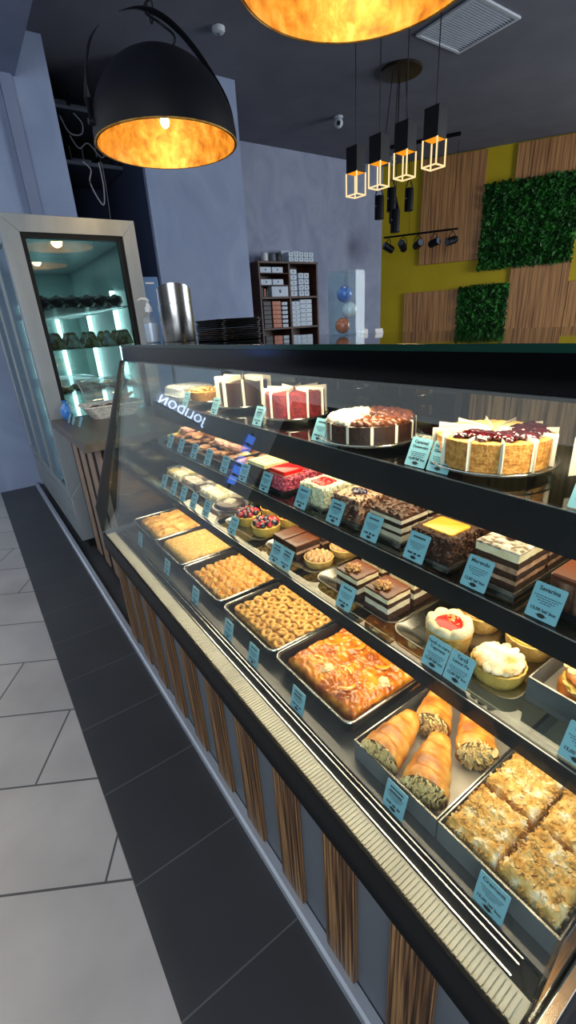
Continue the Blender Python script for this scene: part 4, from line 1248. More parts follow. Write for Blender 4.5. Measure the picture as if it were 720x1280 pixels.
o = obj('paper_sheet', MB().box(-.0005, .0005, -.035, .035, 0, .062), 'paper_white', loc=(.775, .292, Z1 + .019), rot=(0, 0, radians(62)), smooth=False)
tag(o, 'white paper sheet standing beside the near pie on the top shelf', 'paper')

# ------------------------------------------------------------------ things on the counter top
ZS = 1.3612
t = thing('soap_bottle', 'clear pump bottle beside the steel canister on the counter', 'bottle', (.70, 1.975, ZS))
obj('bottle', MB().lathe([(.026, 0), (.030, .004), (.031, .05), (.030, .088), (.022, .104), (.012, .112), (.012, .122)], 28), 'clear_plastic', t)
obj('liquid', MB().lathe([(.025, .003), (.028, .008), (.028, .075), (.004, .076)], 24), 'soap', t)
obj('collar', MB().lathe([(.0145, .118), (.0145, .136), (.009, .139), (.007, .150)], 20), 'plastic_white', t)
obj('nozzle', MB().tube([(0, 0, .146), (0, 0, .160), (-.008, -.004, .165), (-.03, -.014, .166), (-.045, -.02, .160)], [.006, .008, .007, .005, .004], 10), 'plastic_white', t)
t = thing('steel_canister', 'tall brushed steel canister with a slanted top on the counter', 'canister', (.775, 1.875, ZS))
n = 48; lo = []
R_ = .067
def cz(a): return .186 + .024 * cos(a - 4.33)
for rr, zf in ((R_ - .002, lambda a: 0), (R_, lambda a: .003), (R_, lambda a: .138), (R_ - .0012, lambda a: .139), (R_ - .0012, lambda a: .141), (R_, lambda a: .142), (R_, cz), (R_ - .003, cz), (R_ - .004, lambda a: .01)):
    lo.append([(rr * cos(2 * pi * i / n), rr * sin(2 * pi * i / n), zf(2 * pi * i / n)) for i in range(n)])
obj('canister_body', MB().loft(lo), 'brushed_steel', t)
pr = None
for k in range(12):
    if pr is None:
        mb = MB().loft([rrect(.145, .20, .02, 0), rrect(.16, .215, .024, .0044), rrect(.16, .215, .024, .0052), rrect(.155, .21, .022, .0052), rrect(.143, .198, .018, .001)])
        o = pr = obj('serving_tray', mb, 'plastic_black')
    else:
        o = link(pr.copy())
    o.location = (.80 + RND.uniform(-.003, .003), 1.50 + RND.uniform(-.004, .004), ZS + .0056 * k); o.rotation_euler = (0, 0, RND.uniform(-.02, .02))
    tag(o, 'thin black serving tray in the stack on the counter', 'serving tray', 'stacked black serving trays')
t = thing('acrylic_box', 'tall clear acrylic box with coloured balls on the counter', 'display box', (.955, 1.06, ZS), (0, 0, .15))
a, h = .037, .165
obj('acrylic_shell', MB().box(-a, a, -a, -a + .003, 0, h).box(-a, a, a - .003, a, 0, h).box(-a, -a + .003, -a + .003, a - .003, 0, h).box(a - .003, a, -a + .003, a - .003, 0, h), 'acrylic', t, smooth=False)
obj('acrylic_floor', MB().box(-a + .0035, a - .0035, -a + .0035, a - .0035, 0, .003), 'acrylic', t, smooth=False)
for nm, m, z, x, y, lb in (('b', 'ball_orange', .035, -.012, .008, 'orange ball at the bottom of the acrylic box'), ('c', 'ball_white', .075, .010, -.004, 'white ball in the middle of the acrylic box'), ('d', 'ball_blue', .116, -.006, .004, 'blue ball on top inside the acrylic box')):
    o = obj('ball', MB().ball((0, 0, 0), .0215, 1, 1, 1, 20), m, loc=(.955 + x * .8, 1.06 + y * .8, ZS + .004 + (z - .035) * 1.02 + .0215))
    tag(o, lb, 'ball')
for k, (x, y, lb) in enumerate(((1.0, 1.035, 'small white tent card farther along the counter edge'), (1.01, .985, 'small white tent card nearest the yellow wall corner'))):
    o = obj('tent_card', MB().prism([(-.007, 0), (0, .012), (.007, 0), (.006, 0), (0, .0105), (-.006, 0)], -.011, .011), 'plastic_white', loc=(x, y, ZS), rot=(0, 0, 1.0 + k * .1), smooth=False)
    tag(o, lb, 'tent card')

# ------------------------------------------------------------------ side counter with basket
t = thing('side_counter', 'low side counter with grey brown top and slatted wooden front', 'counter', (0, 0, 0))
obj('countertop', MB().box(.388, 1.10, 2.29, 3.185, .885, .932), 'countertop', t, bevel=.003)
obj('carcass', MB().box(.47, 1.05, 2.34, 3.18, .02, .884), 'matt_black', t, smooth=False)
s0 = None
for k in range(4):
    y = 2.40 + .215 * k
    if s0 is None:
        s0 = obj('slat', MB().box(.462, .4695, -.058, .058, .03, .883), 'slat_pale', t, loc=(0, y, 0), bevel=.002)
    else:
        c = s0.copy(); link(c); c.parent = t; c.location = (0, y, 0)
t = thing('bread_basket', 'white wicker basket on the side counter in front of the glass fridge', 'basket', (.725, 3.0, .9325))
def bl(w, d, z, wv=0):
    return [(x * (1 + wv * sin(i * 2.1)), y * (1 + wv * sin(i * 2.1)), z) for i, (x, y, _) in enumerate(rrect(w, d, .03, 0, 8))]
bl_ = [bl(.25 + .09 * u, .15 + .09 * u, .075 * u, .006 * (k % 2)) for k, u in enumerate([i / 11 for i in range(12)])]
obj('woven_body', MB().loft(bl_ + [bl(.325, .225, .075), bl(.24, .14, .008)]), 'wicker', t)
obj('basket_rim', MB().tube(bl(.343, .243, .076), .006, 8, closed=True), 'wicker', t)
lo = []
for k in range(9):
    a = pi / 2 * k / 8
    lo.append([(-.20 + .4 * j / 8, .13 - .26 * sin(a) * .98, .102 + .17 * (1 - (1 - cos(a)) * .0) * cos(a)) for j in range(9)])
mb = MB()
vs = [p for l in lo for p in l]; fs = [(i * 9 + j, i * 9 + j + 1, (i + 1) * 9 + j + 1, (i + 1) * 9 + j) for i in range(8) for j in range(8)]
t2 = thing('basket_cover', 'clear plastic hinged cover raised over the white wicker basket', 'cover', (.725, 3.0, .917))
outer = [[(-.20, .125, .102)] + [(-.20, .125 - .25 * sin(pi / 2 * k / 10), .102 + .15 * cos(pi / 2 * k / 10)) for k in range(11)]]
arc = [(.112 - .225 * sin(pi / 2 * k / 12), .104 + .14 * cos(pi / 2 * k / 12)) for k in range(13)]
inn = [(y * .985 + .001, .104 + (z - .104) * .985) for y, z in arc]
obj('cover_shell', MB().loft([[(x, y, z) for y, z in arc + list(reversed(inn))] for x in (-.165, .165)]), 'clear_plastic', t2)
obj('cover_rib', MB().tube([(-.165, y, z) for y, z in arc], .003, 6).tube([(.165, y, z) for y, z in arc], .003, 6), 'cloudy_plastic', t2)
for k in range(9):
    o = obj('dark_bun', MB().ball((0, 0, 0), .034, 1.1, .9, .6, 14, amp=.3, fr=60, seed=k), 'choc_flakes', loc=(.635 + .047 * (k % 5), 2.96 + .065 * (k // 5), .978 + .008 * (k % 2)))
    tag(o, 'dark round bun in the white wicker basket', 'bun', 'dark buns in the basket')
o = obj('bread_stick', MB().tube([(-.08, 0, -.010), (0, 0, .006), (.08, 0, .020)], [.008, .012, .009], 10), 'horn_crust', loc=(.79, 2.935, 1.025), rot=(0, -.25, .35))
tag(o, 'golden bread stick lying across the dark buns in the basket', 'bread stick')
for k, (x, y, lb) in enumerate(((.455, 2.98, 'teal card nearest the fridge on the side counter'), (.462, 2.90, 'teal card in the middle of three on the side counter'), (.475, 2.78, 'teal card nearest the display case on the side counter'))):
    price_card(x, y, .9328, [], None, lb, 80 + k)
t = thing('wrapped_loaf', 'blue wrapped loaf beside the basket on the side counter', 'loaf', (.475, 3.09, .9325))
obj('wrapper', MB().ball((0, 0, .05), .05, .65, .8, 1.0, 18, amp=.2, fr=40), 'blue_wrap', t)
obj('twist', MB().lathe([(.008, .098), (.014, .112), (.018, .118)], 10, wob=lambda a, z: 1 + .2 * sin(5 * a)), 'blue_wrap', t)

# ------------------------------------------------------------------ glass fridge
FX0, FX1, FY0, FY1, FZ1 = .388, 1.13, 3.2, 5.16, 2.045
FR = thing('display_fridge', 'tall steel framed glass fridge standing beyond the side counter', 'fridge', (0, 0, 0))
def fp(nm, mb, m, **k): return obj(nm, mb, m, FR, **k)
def mitre(y, d, ox0, ox1, oz0, oz1, ix0, ix1, iz0, iz1):
    O = [(ox0, oz0), (ox1, oz0), (ox1, oz1), (ox0, oz1)]; I = [(ix0, iz0), (ix1, iz0), (ix1, iz1), (ix0, iz1)]
    r = []
    for k in range(4):
        j = (k + 1) % 4
        r.append(MB().prism([O[k], O[j], I[j], I[k]], y, y + d))
    return r
for mb in mitre(FY0, .05, FX0, FX1, .40, FZ1, .478, 1.046, .50, 1.958):
    fp('end_frame', mb, 'fridge_steel', bevel=.002)
inner = MB()
for mb in mitre(FY0 + .012, .05, .478, 1.046, .50, 1.958, .502, 1.02, .52, 1.935): inner = join(inner, mb)
fp('door_gasket', inner, 'matt_black', smooth=False)
fp('end_glass', MB().box(.502, 1.02, FY0 + .02, FY0 + .027, .52, 1.935), 'door_glass', smooth=False)
fp('base_cabinet', MB().box(FX0 + .006, FX1 - .004, FY0 + .012, FY1, .075, .399), 'fridge_steel', bevel=.003)
fp('plinth', MB().box(FX0 + .05, FX1 - .04, FY0 + .05, FY1 - .01, 0, .074), 'matt_black', smooth=False)
gr = MB().box(FX0 + .001, FX0 + .0055, FY0 + .05, FY1 - .1, .10, .36)
for k in range(62):
    y = FY0 + .06 + .029 * k
    for z in (.115, .175, .235, .295):
        gr.box(FX0 - .003, FX0 + .001, y, y + .015, z, z + .045)
fp('vent_grille', gr, 'fridge_steel', smooth=False)
fp('roof_panel', MB().box(FX0, FX1, FY0 + .0505, FY1, 1.96, FZ1), 'fridge_steel', bevel=.003)
fp('back_panel', MB().box(1.10, 1.128, FY0 + .0505, FY1, .40, 1.959), 'fridge_inner', smooth=False)
fp('far_panel', MB().box(FX0 + .03, 1.099, FY1 - .03, FY1, .40, 1.959), 'fridge_inner', smooth=False)
fp('floor_panel', MB().box(FX0 + .03, 1.099, FY0 + .0505, FY1 - .031, .40, .43), 'fridge_inner', smooth=False)
for k in range(3):
    ya = FY0 + .0515 + .635 * k; yb = ya + .632
    d = fp('sliding_door', MB().box(FX0 + .008, FX0 + .014, ya + .03, yb - .03, .44, 1.92), 'door_glass', smooth=False)
    f = MB().box(FX0, FX0 + .024, ya, ya + .03, .405, 1.955).box(FX0, FX0 + .024, yb - .03, yb, .405, 1.955).box(FX0, FX0 + .024, ya + .03, yb - .03, .405, .44).box(FX0, FX0 + .024, ya + .03, yb - .03, 1.92, 1.955)
    obj('door_frame', f, 'fridge_steel', d, smooth=False)
for z in (.75, 1.06, 1.335, 1.575):
    sh = MB()
    for k in range(26):
        y = FY0 + .10 + .071 * k
        sh.box(.46, 1.05, y, y + .004, z - .004, z)
    sh.box(.455, .461, FY0 + .09, FY1 - .06, z - .006, z).box(1.05, 1.056, FY0 + .09, FY1 - .06, z - .006, z)
    fp('wire_shelf', sh, 'bright_steel', smooth=False)
for x, y in ((1.075, 3.36), (1.075, 3.75), (1.075, 4.6), (.62, 5.11), (.90, 5.11)):
    fp('light_tube', MB().box(x - .016, x + .016, y - .012, y + .012, .5, 1.70), 'led_white', smooth=False)
# food in the fridge
p0 = None
for row, (y, nx_) in enumerate(((3.36, 6), (3.50, 6))):
    for i in range(nx_):
        if p0 is None:
            o = p0 = obj('chocolate_pastry', MB().ball((0, 0, .035), .055, .85, 1.1, .65, 16, amp=.25, fr=40), 'choc_dark')
        else: o = link(p0.copy())
        o.location = (.535 + .088 * i, y, 1.5752); o.rotation_euler = (0, 0, RND.uniform(-.3, .3))
        tag(o, 'dark chocolate pastry in the rows on the top fridge shelf', 'pastry', 'dark pastries in the fridge')
p0 = None
for row, y in enumerate((3.35, 3.52)):
    for i in range(5):
        mb = MB().prism([(-.055, 0), (.055, 0), (.02, .095), (-.005, .10)], -.045, .045)
        if p0 is None:
            o = p0 = obj('wrapped_sandwich', mb, 'wrapped', bevel=.008)
        else: o = link(p0.copy())
        o.location = (.55 + .108 * i, y, 1.3355); o.rotation_euler = (0, 0, RND.uniform(-.3, .3))
        tag(o, 'brown wrapped triangular sandwich on the second fridge shelf', 'sandwich', 'wrapped sandwiches in the fridge')
p0 = None
for y in (3.36, 3.52):
    for i in range(5):
        if p0 is None:
            o = p0 = obj('dark_loaf', MB().ball((0, 0, .022), .05, 1, 1.2, .42, 16, amp=.35, fr=60, seed=4), 'wrapped')
        else: o = link(p0.copy())
        o.location = (.545 + .108 * i, y, 1.0605); o.rotation_euler = (0, 0, RND.uniform(-.4, .4))
        tag(o, 'flat dark wrapped loaf on the third fridge shelf', 'loaf', 'dark loaves in the fridge')

# blue appliance behind the fridge
t = thing('blue_appliance', 'tall narrow blue appliance standing between the fridge and column', 'appliance', (1.24, 3.62, 0))
obj('body', MB().box(-.095, .075, -.2, .2, .03, 1.76), 'appliance_blue', t, bevel=.006)
obj('feet', MB().box(-.085, -.05, -.19, .19, 0, .0295).box(.03, .065, -.19, .19, 0, .0295), 'matt_black', t, smooth=False)
obj('white_label', MB().box(-.02, .04, -.2015, -.2002, 1.715, 1.725), 'plastic_white', t, smooth=False)
o = obj('paper_cone', MB().lathe([(.03, 0), (.045, .07), (.043, .07), (.028, .003)], 20), 'paper_white', loc=(1.19, 3.56, 1.7605))
tag(o, 'pale paper cup standing on top of the blue appliance', 'cup')

# ------------------------------------------------------------------ brown cabinet by the grey wall
CBX0, CBX1, CBY0, CBY1, CBZ = 3.90, 4.99, 6.2, 6.55, 2.26
CB = thing('shelf_cabinet', 'dark brown open shelf cabinet full of boxes against the grey wall', 'cabinet', (0, 0, 0))
def cb(nm, mb): return obj(nm, mb, 'cabinet_wood', CB, bevel=.003)
cb('side_panel', MB().box(CBX0, CBX0 + .03, CBY0, CBY1, 0, CBZ - .031))
cb('side_panel', MB().box(CBX1 - .03, CBX1, CBY0, CBY1, 0, CBZ - .031))
cb('top_panel', MB().box(CBX0 - .005, CBX1 + .005, CBY0 - .005, CBY1, CBZ - .03, CBZ))
cb('back_panel', MB().box(CBX0 + .031, CBX1 - .031, CBY1 - .012, CBY1, 0, CBZ - .031))
cb('divider', MB().box(4.43, 4.46, CBY0, CBY1 - .0125, .03, CBZ - .031))
for z in (.42, .88, 1.33, 1.76):
    cb('shelf', MB().box(CBX0 + .031, 4.4295, CBY0, CBY1 - .0125, z, z + .03))
    cb('shelf', MB().box(4.4605, CBX1 - .031, CBY0, CBY1 - .0125, z, z + .03))
protoB = {}
def carton(x, y, z, w, d, h, m, label, group, dot=True):
    key = (w, d, h, m)
    if key not in protoB:
        t = thing('carton', label, 'box', (x, y, z), group=group)
        obj('box_body', MB().box(-w / 2, w / 2, -d / 2, d / 2, 0, h), m, t, bevel=.003)
        if dot: obj('printed_dot', MB().box(-min(w, h) * .13, min(w, h) * .13, -d / 2 - .001, -d / 2 - .0002, h * .35, h * .68), 'box_dark', t, smooth=False)
        protoB[key] = t
        return t
    return dup(protoB[key], (x, y, z), label=label, group=group)
B1 = 'small pale blue carton in the cabinet beside the divider, '
yb = CBY0 + .09
for z in (1.95, 2.11):
    for x in (4.03, 4.24):
        carton(x, yb, z, .19, .16, .075, 'box_blue', 'pale blue carton on the ledge above the large blue box', 'cartons above the large box')
lg = MB().box(3.932, 4.345, CBY0 + .01, CBY1 - .02, 0, .012)
for z, nm in ((1.937, 'a'), (2.097, 'b')):
    cb('thin_ledge', MB().box(3.932, 4.429, CBY0 + .01, CBY1 - .013, z, z + .012))
carton(4.27, CBY0 + .08, 1.7905, .30, .13, .14, 'box_blue', 'large pale blue box with two dots in the upper far half of the cabinet', 'large box', True)
for k in range(3):
    o = obj('folder', MB().box(-.012, .012, -.09, .09, 0, .13 - .02 * k), ('box_dark', 'box_red', 'box_dark')[k], loc=(3.965 + .04 * k, CBY0 + .12, 1.7905), rot=(0, .05 * k, 0), bevel=.002)
    tag(o, ('dark folder leaning at the cabinet side', 'red folder between two dark folders', 'dark folder next to the large pale blue box')[k], 'folder')
for k in range(5):
    carton(4.53, yb, 1.7905 + .075 * k, .12, .15, .068, 'box_blue', 'pale blue carton in the narrow stack right by the divider on the upper shelf', 'narrow carton stack')
for k in range(4):
    for j in range(2):
        carton(4.68 + .105 * j, yb + .01, 1.7905 + .082 * k, .095, .15, .075, 'box_blue', 'pale blue carton in the double stack on the upper shelf', 'double carton stack')
for k in range(6):
    carton(4.55, yb, 1.3605 + .06 * k, .15, .15, .057, 'box_blue', 'pale blue carton in the thin stack on the lower shelf beside the divider', 'thin lower stack')
for k in range(6):
    carton(4.75, yb + .01, 1.3605 + .064 * k, .23, .16, .060, 'box_blue', 'wide pale blue carton in the stack filling the lower shelf', 'wide lower stack')
for k in range(6):
    carton(4.02, yb, 1.3605 + .062 * k, .13, .15, .058, 'box_dark', 'dark pack in the stack at the outer lower side of the cabinet', 'dark packs', False)
    carton(4.19, yb, 1.3605 + .062 * k, .15, .15, .058, 'box_red', 'copper red pack in the middle stack of the lower shelf', 'red packs', False)
    carton(4.34, yb, 1.3605 + .062 * k, .10, .15, .045, 'box_blue', 'pale pack in the stack between the red packs and divider', 'pale packs', True)
for k in range(5):
    carton(4.75, yb + .01, .911 + .064 * k, .23, .16, .060, 'box_blue', 'wide pale blue carton on the cabinet shelf below the counter line', 'wide bottom stack')
    carton(4.19, yb, .911 + .062 * k, .15, .15, .058, 'box_red', 'copper red pack on the cabinet shelf below the counter line', 'bottom red packs', False)
for k in range(5):
    for j in range(2):
        carton(4.50 + .095 * k, CBY0 + .07, CBZ + .0005 + .066 * j, .085, .12, .062, 'box_blue', 'little pale carton in the row on top of the cabinet', 'cartons on top of the cabinet')
for k in range(2):
    carton(4.53 + .20 * k, CBY0 + .25, CBZ + .0005, .16, .12, .17, 'box_blue', 'taller pale carton behind the row on top of the cabinet', 'taller cartons on top')
for k, x in enumerate((4.10, 4.24, 4.34)):
    o = obj('jar', MB().lathe([(.045, 0), (.052, .01), (.05, .10), (.042, .118), (.003, .12)], 20), ('plastic_white', 'device_grey', 'box_dark')[k], loc=(x, CBY0 + .12, CBZ + .0005))
    tag(o, ('white jar on the cabinet top', 'grey jar between a white and a dark jar on the cabinet top', 'dark jar on the cabinet top beside the cartons')[k], 'jar')

# ------------------------------------------------------------------ wiring niche up beside the column
t = thing('wall_rack', 'open black wall rack of wiring and devices high in the dark niche', 'rack', (0, 0, 0))
obj('bottom_shelf', MB().box(1.40, 2.01, 5.75, 6.5, 3.02, 3.055), 'device_grey', t, bevel=.003)
obj('top_shelf', MB().box(1.40, 2.01, 5.75, 6.5, 3.47, 3.50), 'device_grey', t, bevel=.003)
obj('upright', MB().box(1.40, 1.43, 5.76, 5.79, 3.055, 3.47).box(1.98, 2.01, 5.76, 5.79, 3.055, 3.47), 'matt_black', t, smooth=False)
obj('back_plate', MB().box(1.43, 1.98, 6.48, 6.5, 3.055, 3.47), 'matt_black', t, smooth=False)
for k, (x, z, w, h, lb) in enumerate(((1.50, 3.5005, .16, .07, 'rounded grey device on the top of the wall rack'), (1.72, 3.5005, .22, .05, 'flat grey device on the top of the wall rack'), (1.62, 3.0555, .20, .045, 'small network device on the lower shelf of the wall rack'), (1.86, 3.0555, .12, .10, 'boxy network device on the lower shelf of the wall rack'))):
    tt = thing('network_device', lb, 'device', (x, 5.93, z))
    obj('case', MB().box(-w / 2, w / 2, -.1, .1, 0, h), 'device_grey' if k != 3 else 'plastic_black', tt, bevel=.01)
    for sg in (-.3, .3):
        obj('antenna', MB().cyl((w * sg, .05, h), (w * sg * 1.05, .05, h + .14), .005), 'cable_grey' if k > 1 else 'plastic_black', tt)
def cable(pts, r, m, label, nm='hanging_cable'):
    o = obj(nm, MB().tube(pts, r, 6), m)
    tag(o, label, 'cable')
def curve(P, n=8):
    out = []
    for i in range(len(P) - 1):
        p0, p1, p2, p3 = P[max(i - 1, 0)], P[i], P[i + 1], P[min(i + 2, len(P) - 1)]
        for k in range(n):
            t_ = k / n
            out.append(tuple(.5 * (2 * b + (c - a) * t_ + (2 * a - 5 * b + 4 * c - d) * t_ ** 2 + (3 * b - a - 3 * c + d) * t_ ** 3) for a, b, c, d in zip(p0, p1, p2, p3)))
    return out + [P[-1]]
cable(curve([(1.60, 5.74, 3.05), (1.66, 5.72, 2.98), (1.63, 5.72, 2.86), (1.72, 5.72, 2.68), (1.76, 5.72, 2.84), (1.76, 5.74, 3.06)]), .007, 'plastic_white', 'white cable hanging in a loop below the wall rack')
cable(curve([(1.79, 5.74, 3.06), (1.78, 5.71, 2.8), (1.76, 5.71, 2.4), (1.75, 5.71, 2.1)]), .005, 'cable_grey', 'thin grey cable hanging straight down below the wall rack')
cable(curve([(1.46, 5.73, 3.40), (1.52, 5.72, 3.27), (1.63, 5.72, 3.27), (1.66, 5.72, 3.36), (1.6, 5.74, 3.44)]), .007, 'cable_grey', 'grey cable loop inside the wall rack')
cable(curve([(1.52, 5.73, 3.25), (1.58, 5.71, 3.15), (1.68, 5.71, 3.2), (1.8, 5.72, 3.1), (1.9, 5.73, 3.24)]), .006, 'cable_grey', 'tangled grey cable above the lower shelf of the wall rack')

# ------------------------------------------------------------------ ceiling things
def dome(label, x, y):
    t = thing('dome_lamp', label, 'pendant lamp', (x, y, 2.21), group=None)
    R, Hh = .327, .34
    prof = [(R * cos(a) ** .92 if a < 1.55 else .012, Hh * sin(a)) for a in [pi / 2 * k / 16 for k in range(17)]]
    op = [(r, z) for r, z in prof]; ip = [(max(r - .008, .004), max(z - .008, 0)) for r, z in prof]
    obj('outer_shade', MB().lathe(op + [(r + .002, z + .003) for r, z in reversed(ip)] , 56, cap0=False, cap1=False), 'lamp_black', t)
    obj('gold_lining', MB().lathe([(r - .0005, z) for r, z in ip[:-1]] + [(r - .004, z - .004) for r, z in reversed(ip[:-1]) if r > .006], 56, cap0=False, cap1=False), 'gold_leaf', t)
    obj('shade_rim', MB().tube([((R - .004) * cos(a), (R - .004) * sin(a), -.001) for a in [2 * pi * i / 56 for i in range(56)]], .0042, 6, closed=True), 'gold_leaf', t)
    obj('socket', MB().lathe([(.026, .25), (.028, .30), (.02, .328)], 16), 'lamp_black', t)
    obj('bulb', MB().lathe([(.004, .065), (.016, .074), (.021, .09), (.016, .115), (.011, .13), (.010, .2495)], 18), 'bulb_glow', t)
    def arc(P, w): 
        pts = curve(P, 6)
        return MB().tube(pts, [w * max(.12, min(1, 4 * (1 - i / (len(pts) - 1)))) for i in range(len(pts))], 8, flat=.35)
    obj('yoke_strap', arc([(.325, -.04, .06), (.31, -.05, .19), (.225, -.05, .305), (.13, -.05, .39), (.03, -.05, .44), (-.07, -.05, .445), (-.16, -.05, .415)], .020), 'lamp_black', t)
    obj('yoke_strap', arc([(-.322, .03, .04), (-.325, .04, .16), (-.30, .04, .27), (-.27, .04, .34), (-.22, .04, .40)], .016), 'lamp_black', t)
    obj('pivot_knob', MB().cyl((.322, -.02, .055), (.345, -.02, .055), .016, .012, 14).cyl((-.345, .02, .05), (-.318, .02, .05), .012, .016, 14), 'lamp_black', t)
    obj('cap', MB().lathe([(.035, .325), (.03, .345), (.012, .36)], 20), 'lamp_black', t)
    ch = MB()
    z = .455
    k = 0
    while z < H - 2.21 - .03:
        n_ = 14
        ch.tube([((.013 * cos(a) if k % 2 else 0), (0 if k % 2 else .013 * cos(a)), z + .024 * sin(a)) for a in [2 * pi * i / n_ for i in range(n_)]], .0035, 6, closed=True)
        z += .037; k += 1
    obj('chain', ch, 'lamp_black', t)
    obj('cord', MB().tube(curve([(0, 0, .355), (.02, .02, .38), (.07, 0, .36), (.09, -.02, .40), (.03, -.02, .43), (-.02, .02, .48), (.03, 0, .56), (.04, 0, .70), (.0, .02, .9), (.02, .01, 1.2), (0, 0, H - 2.215)]), .005, 6), 'lamp_black', t)
    obj('ceiling_rose', MB().lathe([(.05, H - 2.211 - .03), (.055, H - 2.211)], 24), 'lamp_black', t)
    li = bpy.data.lights.new('bulb_light', 'POINT'); li.energy = 5.5; li.color = (1, .70, .30); li.shadow_soft_size = .05
    lo_ = bpy.data.objects.new('bulb_light', li); link(lo_); lo_.parent = t; lo_.location = (0, 0, .045)
    return t
dome('black dome lamp with gold lining hanging from a chain near the column', 1.09, 2.45)
dome('black dome lamp with gold lining cut by the upper picture edge', 1.09, 1.14)
dome('black dome lamp with gold lining hanging behind the viewer over the counter', 1.09, -.17)

def cube_pendant(label, y):
    t = thing('cube_pendant', label, 'pendant lamp', (2.90, y, 2.29), (0, 0, .12), 'row of cube pendants')
    a = .052
    obj('shade', MB().box(-a, a, -a, a, .15, .312), 'lamp_black', t, bevel=.002)
    obj('glow_plate', MB().box(-a + .006, a - .006, -a + .006, a - .006, .1465, .1495), emission('glow_warm', 'ff9d20', 1.0) if 'glow_warm' not in MATS else 'glow_warm', t, smooth=False)
    f = MB(); e = .0038
    for sx in (-1, 1):
        for sy in (-1, 1):
            f.box(sx * a - e, sx * a + e, sy * a - e, sy * a + e, 0, .149)
        f.box(sx * a - e, sx * a + e, -a, a, 0, 2 * e)
        f.box(-a, a, sx * a - e, sx * a + e, 0, 2 * e)
    obj('light_frame', f, emission('frame_glow', 'ffdca0', 1.25) if 'frame_glow' not in MATS else 'frame_glow', t, smooth=False)
    obj('wire', MB().cyl((0, 0, .312), (0, 0, H - 2.2905), .0035, n=6), 'plastic_black', t)
    obj('ceiling_cap', MB().lathe([(.03, H - 2.29 - .012), (.03, H - 2.2905)], 16), 'lamp_black', t)
for lb, y in (('cube pendant with glowing wire frame, farthest of the row of four', 3.10), ('cube pendant with glowing wire frame, second farthest of the row', 2.855), ('cube pendant with glowing wire frame, third of the row counting from the grey wall', 2.61), ('cube pendant with glowing wire frame, nearest of the row of four', 2.365)):
    cube_pendant(lb, y)

t = thing('ceiling_rose', 'round bronze ceiling plate with cylinder spotlights hanging below it', 'ceiling plate', (4.57, 4.21, H - .03))
obj('plate', MB().lathe([(.20, 0), (.215, .004), (.215, .0295), (.205, .0297)], 40), 'bronze', t)
def hang_spot(label, x, y, z0):
    t = thing('hanging_spotlight', label, 'spotlight', (x, y, z0), group='cylinder spotlights under the bronze plate')
    obj('barrel', MB().lathe([(.046, .0), (.05, .004), (.05, .205), (.044, .222), (.012, .226)], 24), 'lamp_black', t)
    obj('yoke', MB().tube(curve([(-.053, 0, .12), (-.058, 0, .22), (0, 0, .305), (.058, 0, .22), (.053, 0, .12)]), .006, 8), 'lamp_black', t)
    obj('pivot_screw', MB().cyl((-.062, 0, .12), (-.051, 0, .12), .009, n=12).cyl((.051, 0, .12), (.062, 0, .12), .009, n=12), 'device_grey', t)
    dx, dy = 4.57 + (x - 4.57) * .4 - x, 4.21 + (y - 4.21) * .4 - y
    obj('wire', MB().cyl((0, 0, .302), (dx, dy, H - .031 - z0), .004, n=6), 'plastic_black', t)
hang_spot('cylinder spotlight hanging nearest the grey wall', 4.29, 4.21, 2.42)
hang_spot('cylinder spotlight hanging in the middle of the cluster', 4.46, 4.19, 2.50)
hang_spot('cylinder spotlight hanging nearest the yellow wall', 4.77, 4.21, 2.53)
hang_spot('lowest cylinder spotlight of the cluster', 4.43, 4.10, 2.28)
hang_spot('cylinder spotlight half hidden behind the middle one', 4.68, 4.36, 2.43)

# spotlight bar in front of the yellow wall
def bar_pt(s, z, off=.8): return wall_pt(s, z, off)
b0, b1 = Vector(bar_pt(.17, 2.60)), Vector(bar_pt(1.30, 2.60))
t = thing('spotlight_bar', 'thin black spotlight bar hanging on wires before the yellow wall', 'light bar', tuple(b0))
L = (b1 - b0)
obj('bar', MB().tube([(0, 0, 0), tuple(L)], .014, 4), 'lamp_black', t)
for k, f in enumerate((.35, .60, .93)):
    p = L * f
    obj('wire', MB().cyl(tuple(p), (p.x, p.y, H - .05 - b0.z), .003, n=6), 'plastic_black', t)
c0, c1 = Vector((6.14, 5.82, H - .03)), Vector((6.68, 4.99, H - .03))
t = thing('ceiling_track', 'black track fixed to the ceiling above the spotlight bar', 'light track', tuple(c0))
obj('track', MB().tube([(0, 0, .008), tuple((c1 - c0) + Vector((0, 0, .008)))], .024, 4), 'lamp_black', t)
for k, f in enumerate((.07, .27, .48, .70, .93)):
    p = b0 + L * f
    t = thing('bar_spotlight', ('first small black spotlight on the bar, counted from the grey wall', 'second small black spotlight on the bar, counted from the grey wall', 'third, middle small black spotlight on the bar', 'fourth small black spotlight on the bar, counted from the grey wall', 'last small black spotlight on the bar, turned sideways')[k], 'spotlight', (p.x, p.y, p.z - .022), (0, 0, (-.3, .4, 1.2, 1.5, -.2)[k]), 'spotlights on the hanging bar')
    tilt = (.45, .5, .2, .15, -.25)[k]
    M = Matrix.Translation((0, 0, -.13)) @ Euler((0, pi / 2 + tilt, 0)).to_matrix().to_4x4()
    obj('barrel', MB().lathe([(.05, -.09), (.056, -.085), (.056, .06), (.048, .085), (.01, .09)], 22, M=M), 'lamp_black', t)
    obj('bracket', MB().tube(curve([(0, -.060, -.13), (0, -.062, -.06), (0, 0, -.002), (0, .062, -.06), (0, .060, -.13)]), .006, 8), 'lamp_black', t)
    obj('lens', MB().lathe([(.046, -.0925), (.046, -.0905)], 22, M=M), 'device_grey', t)

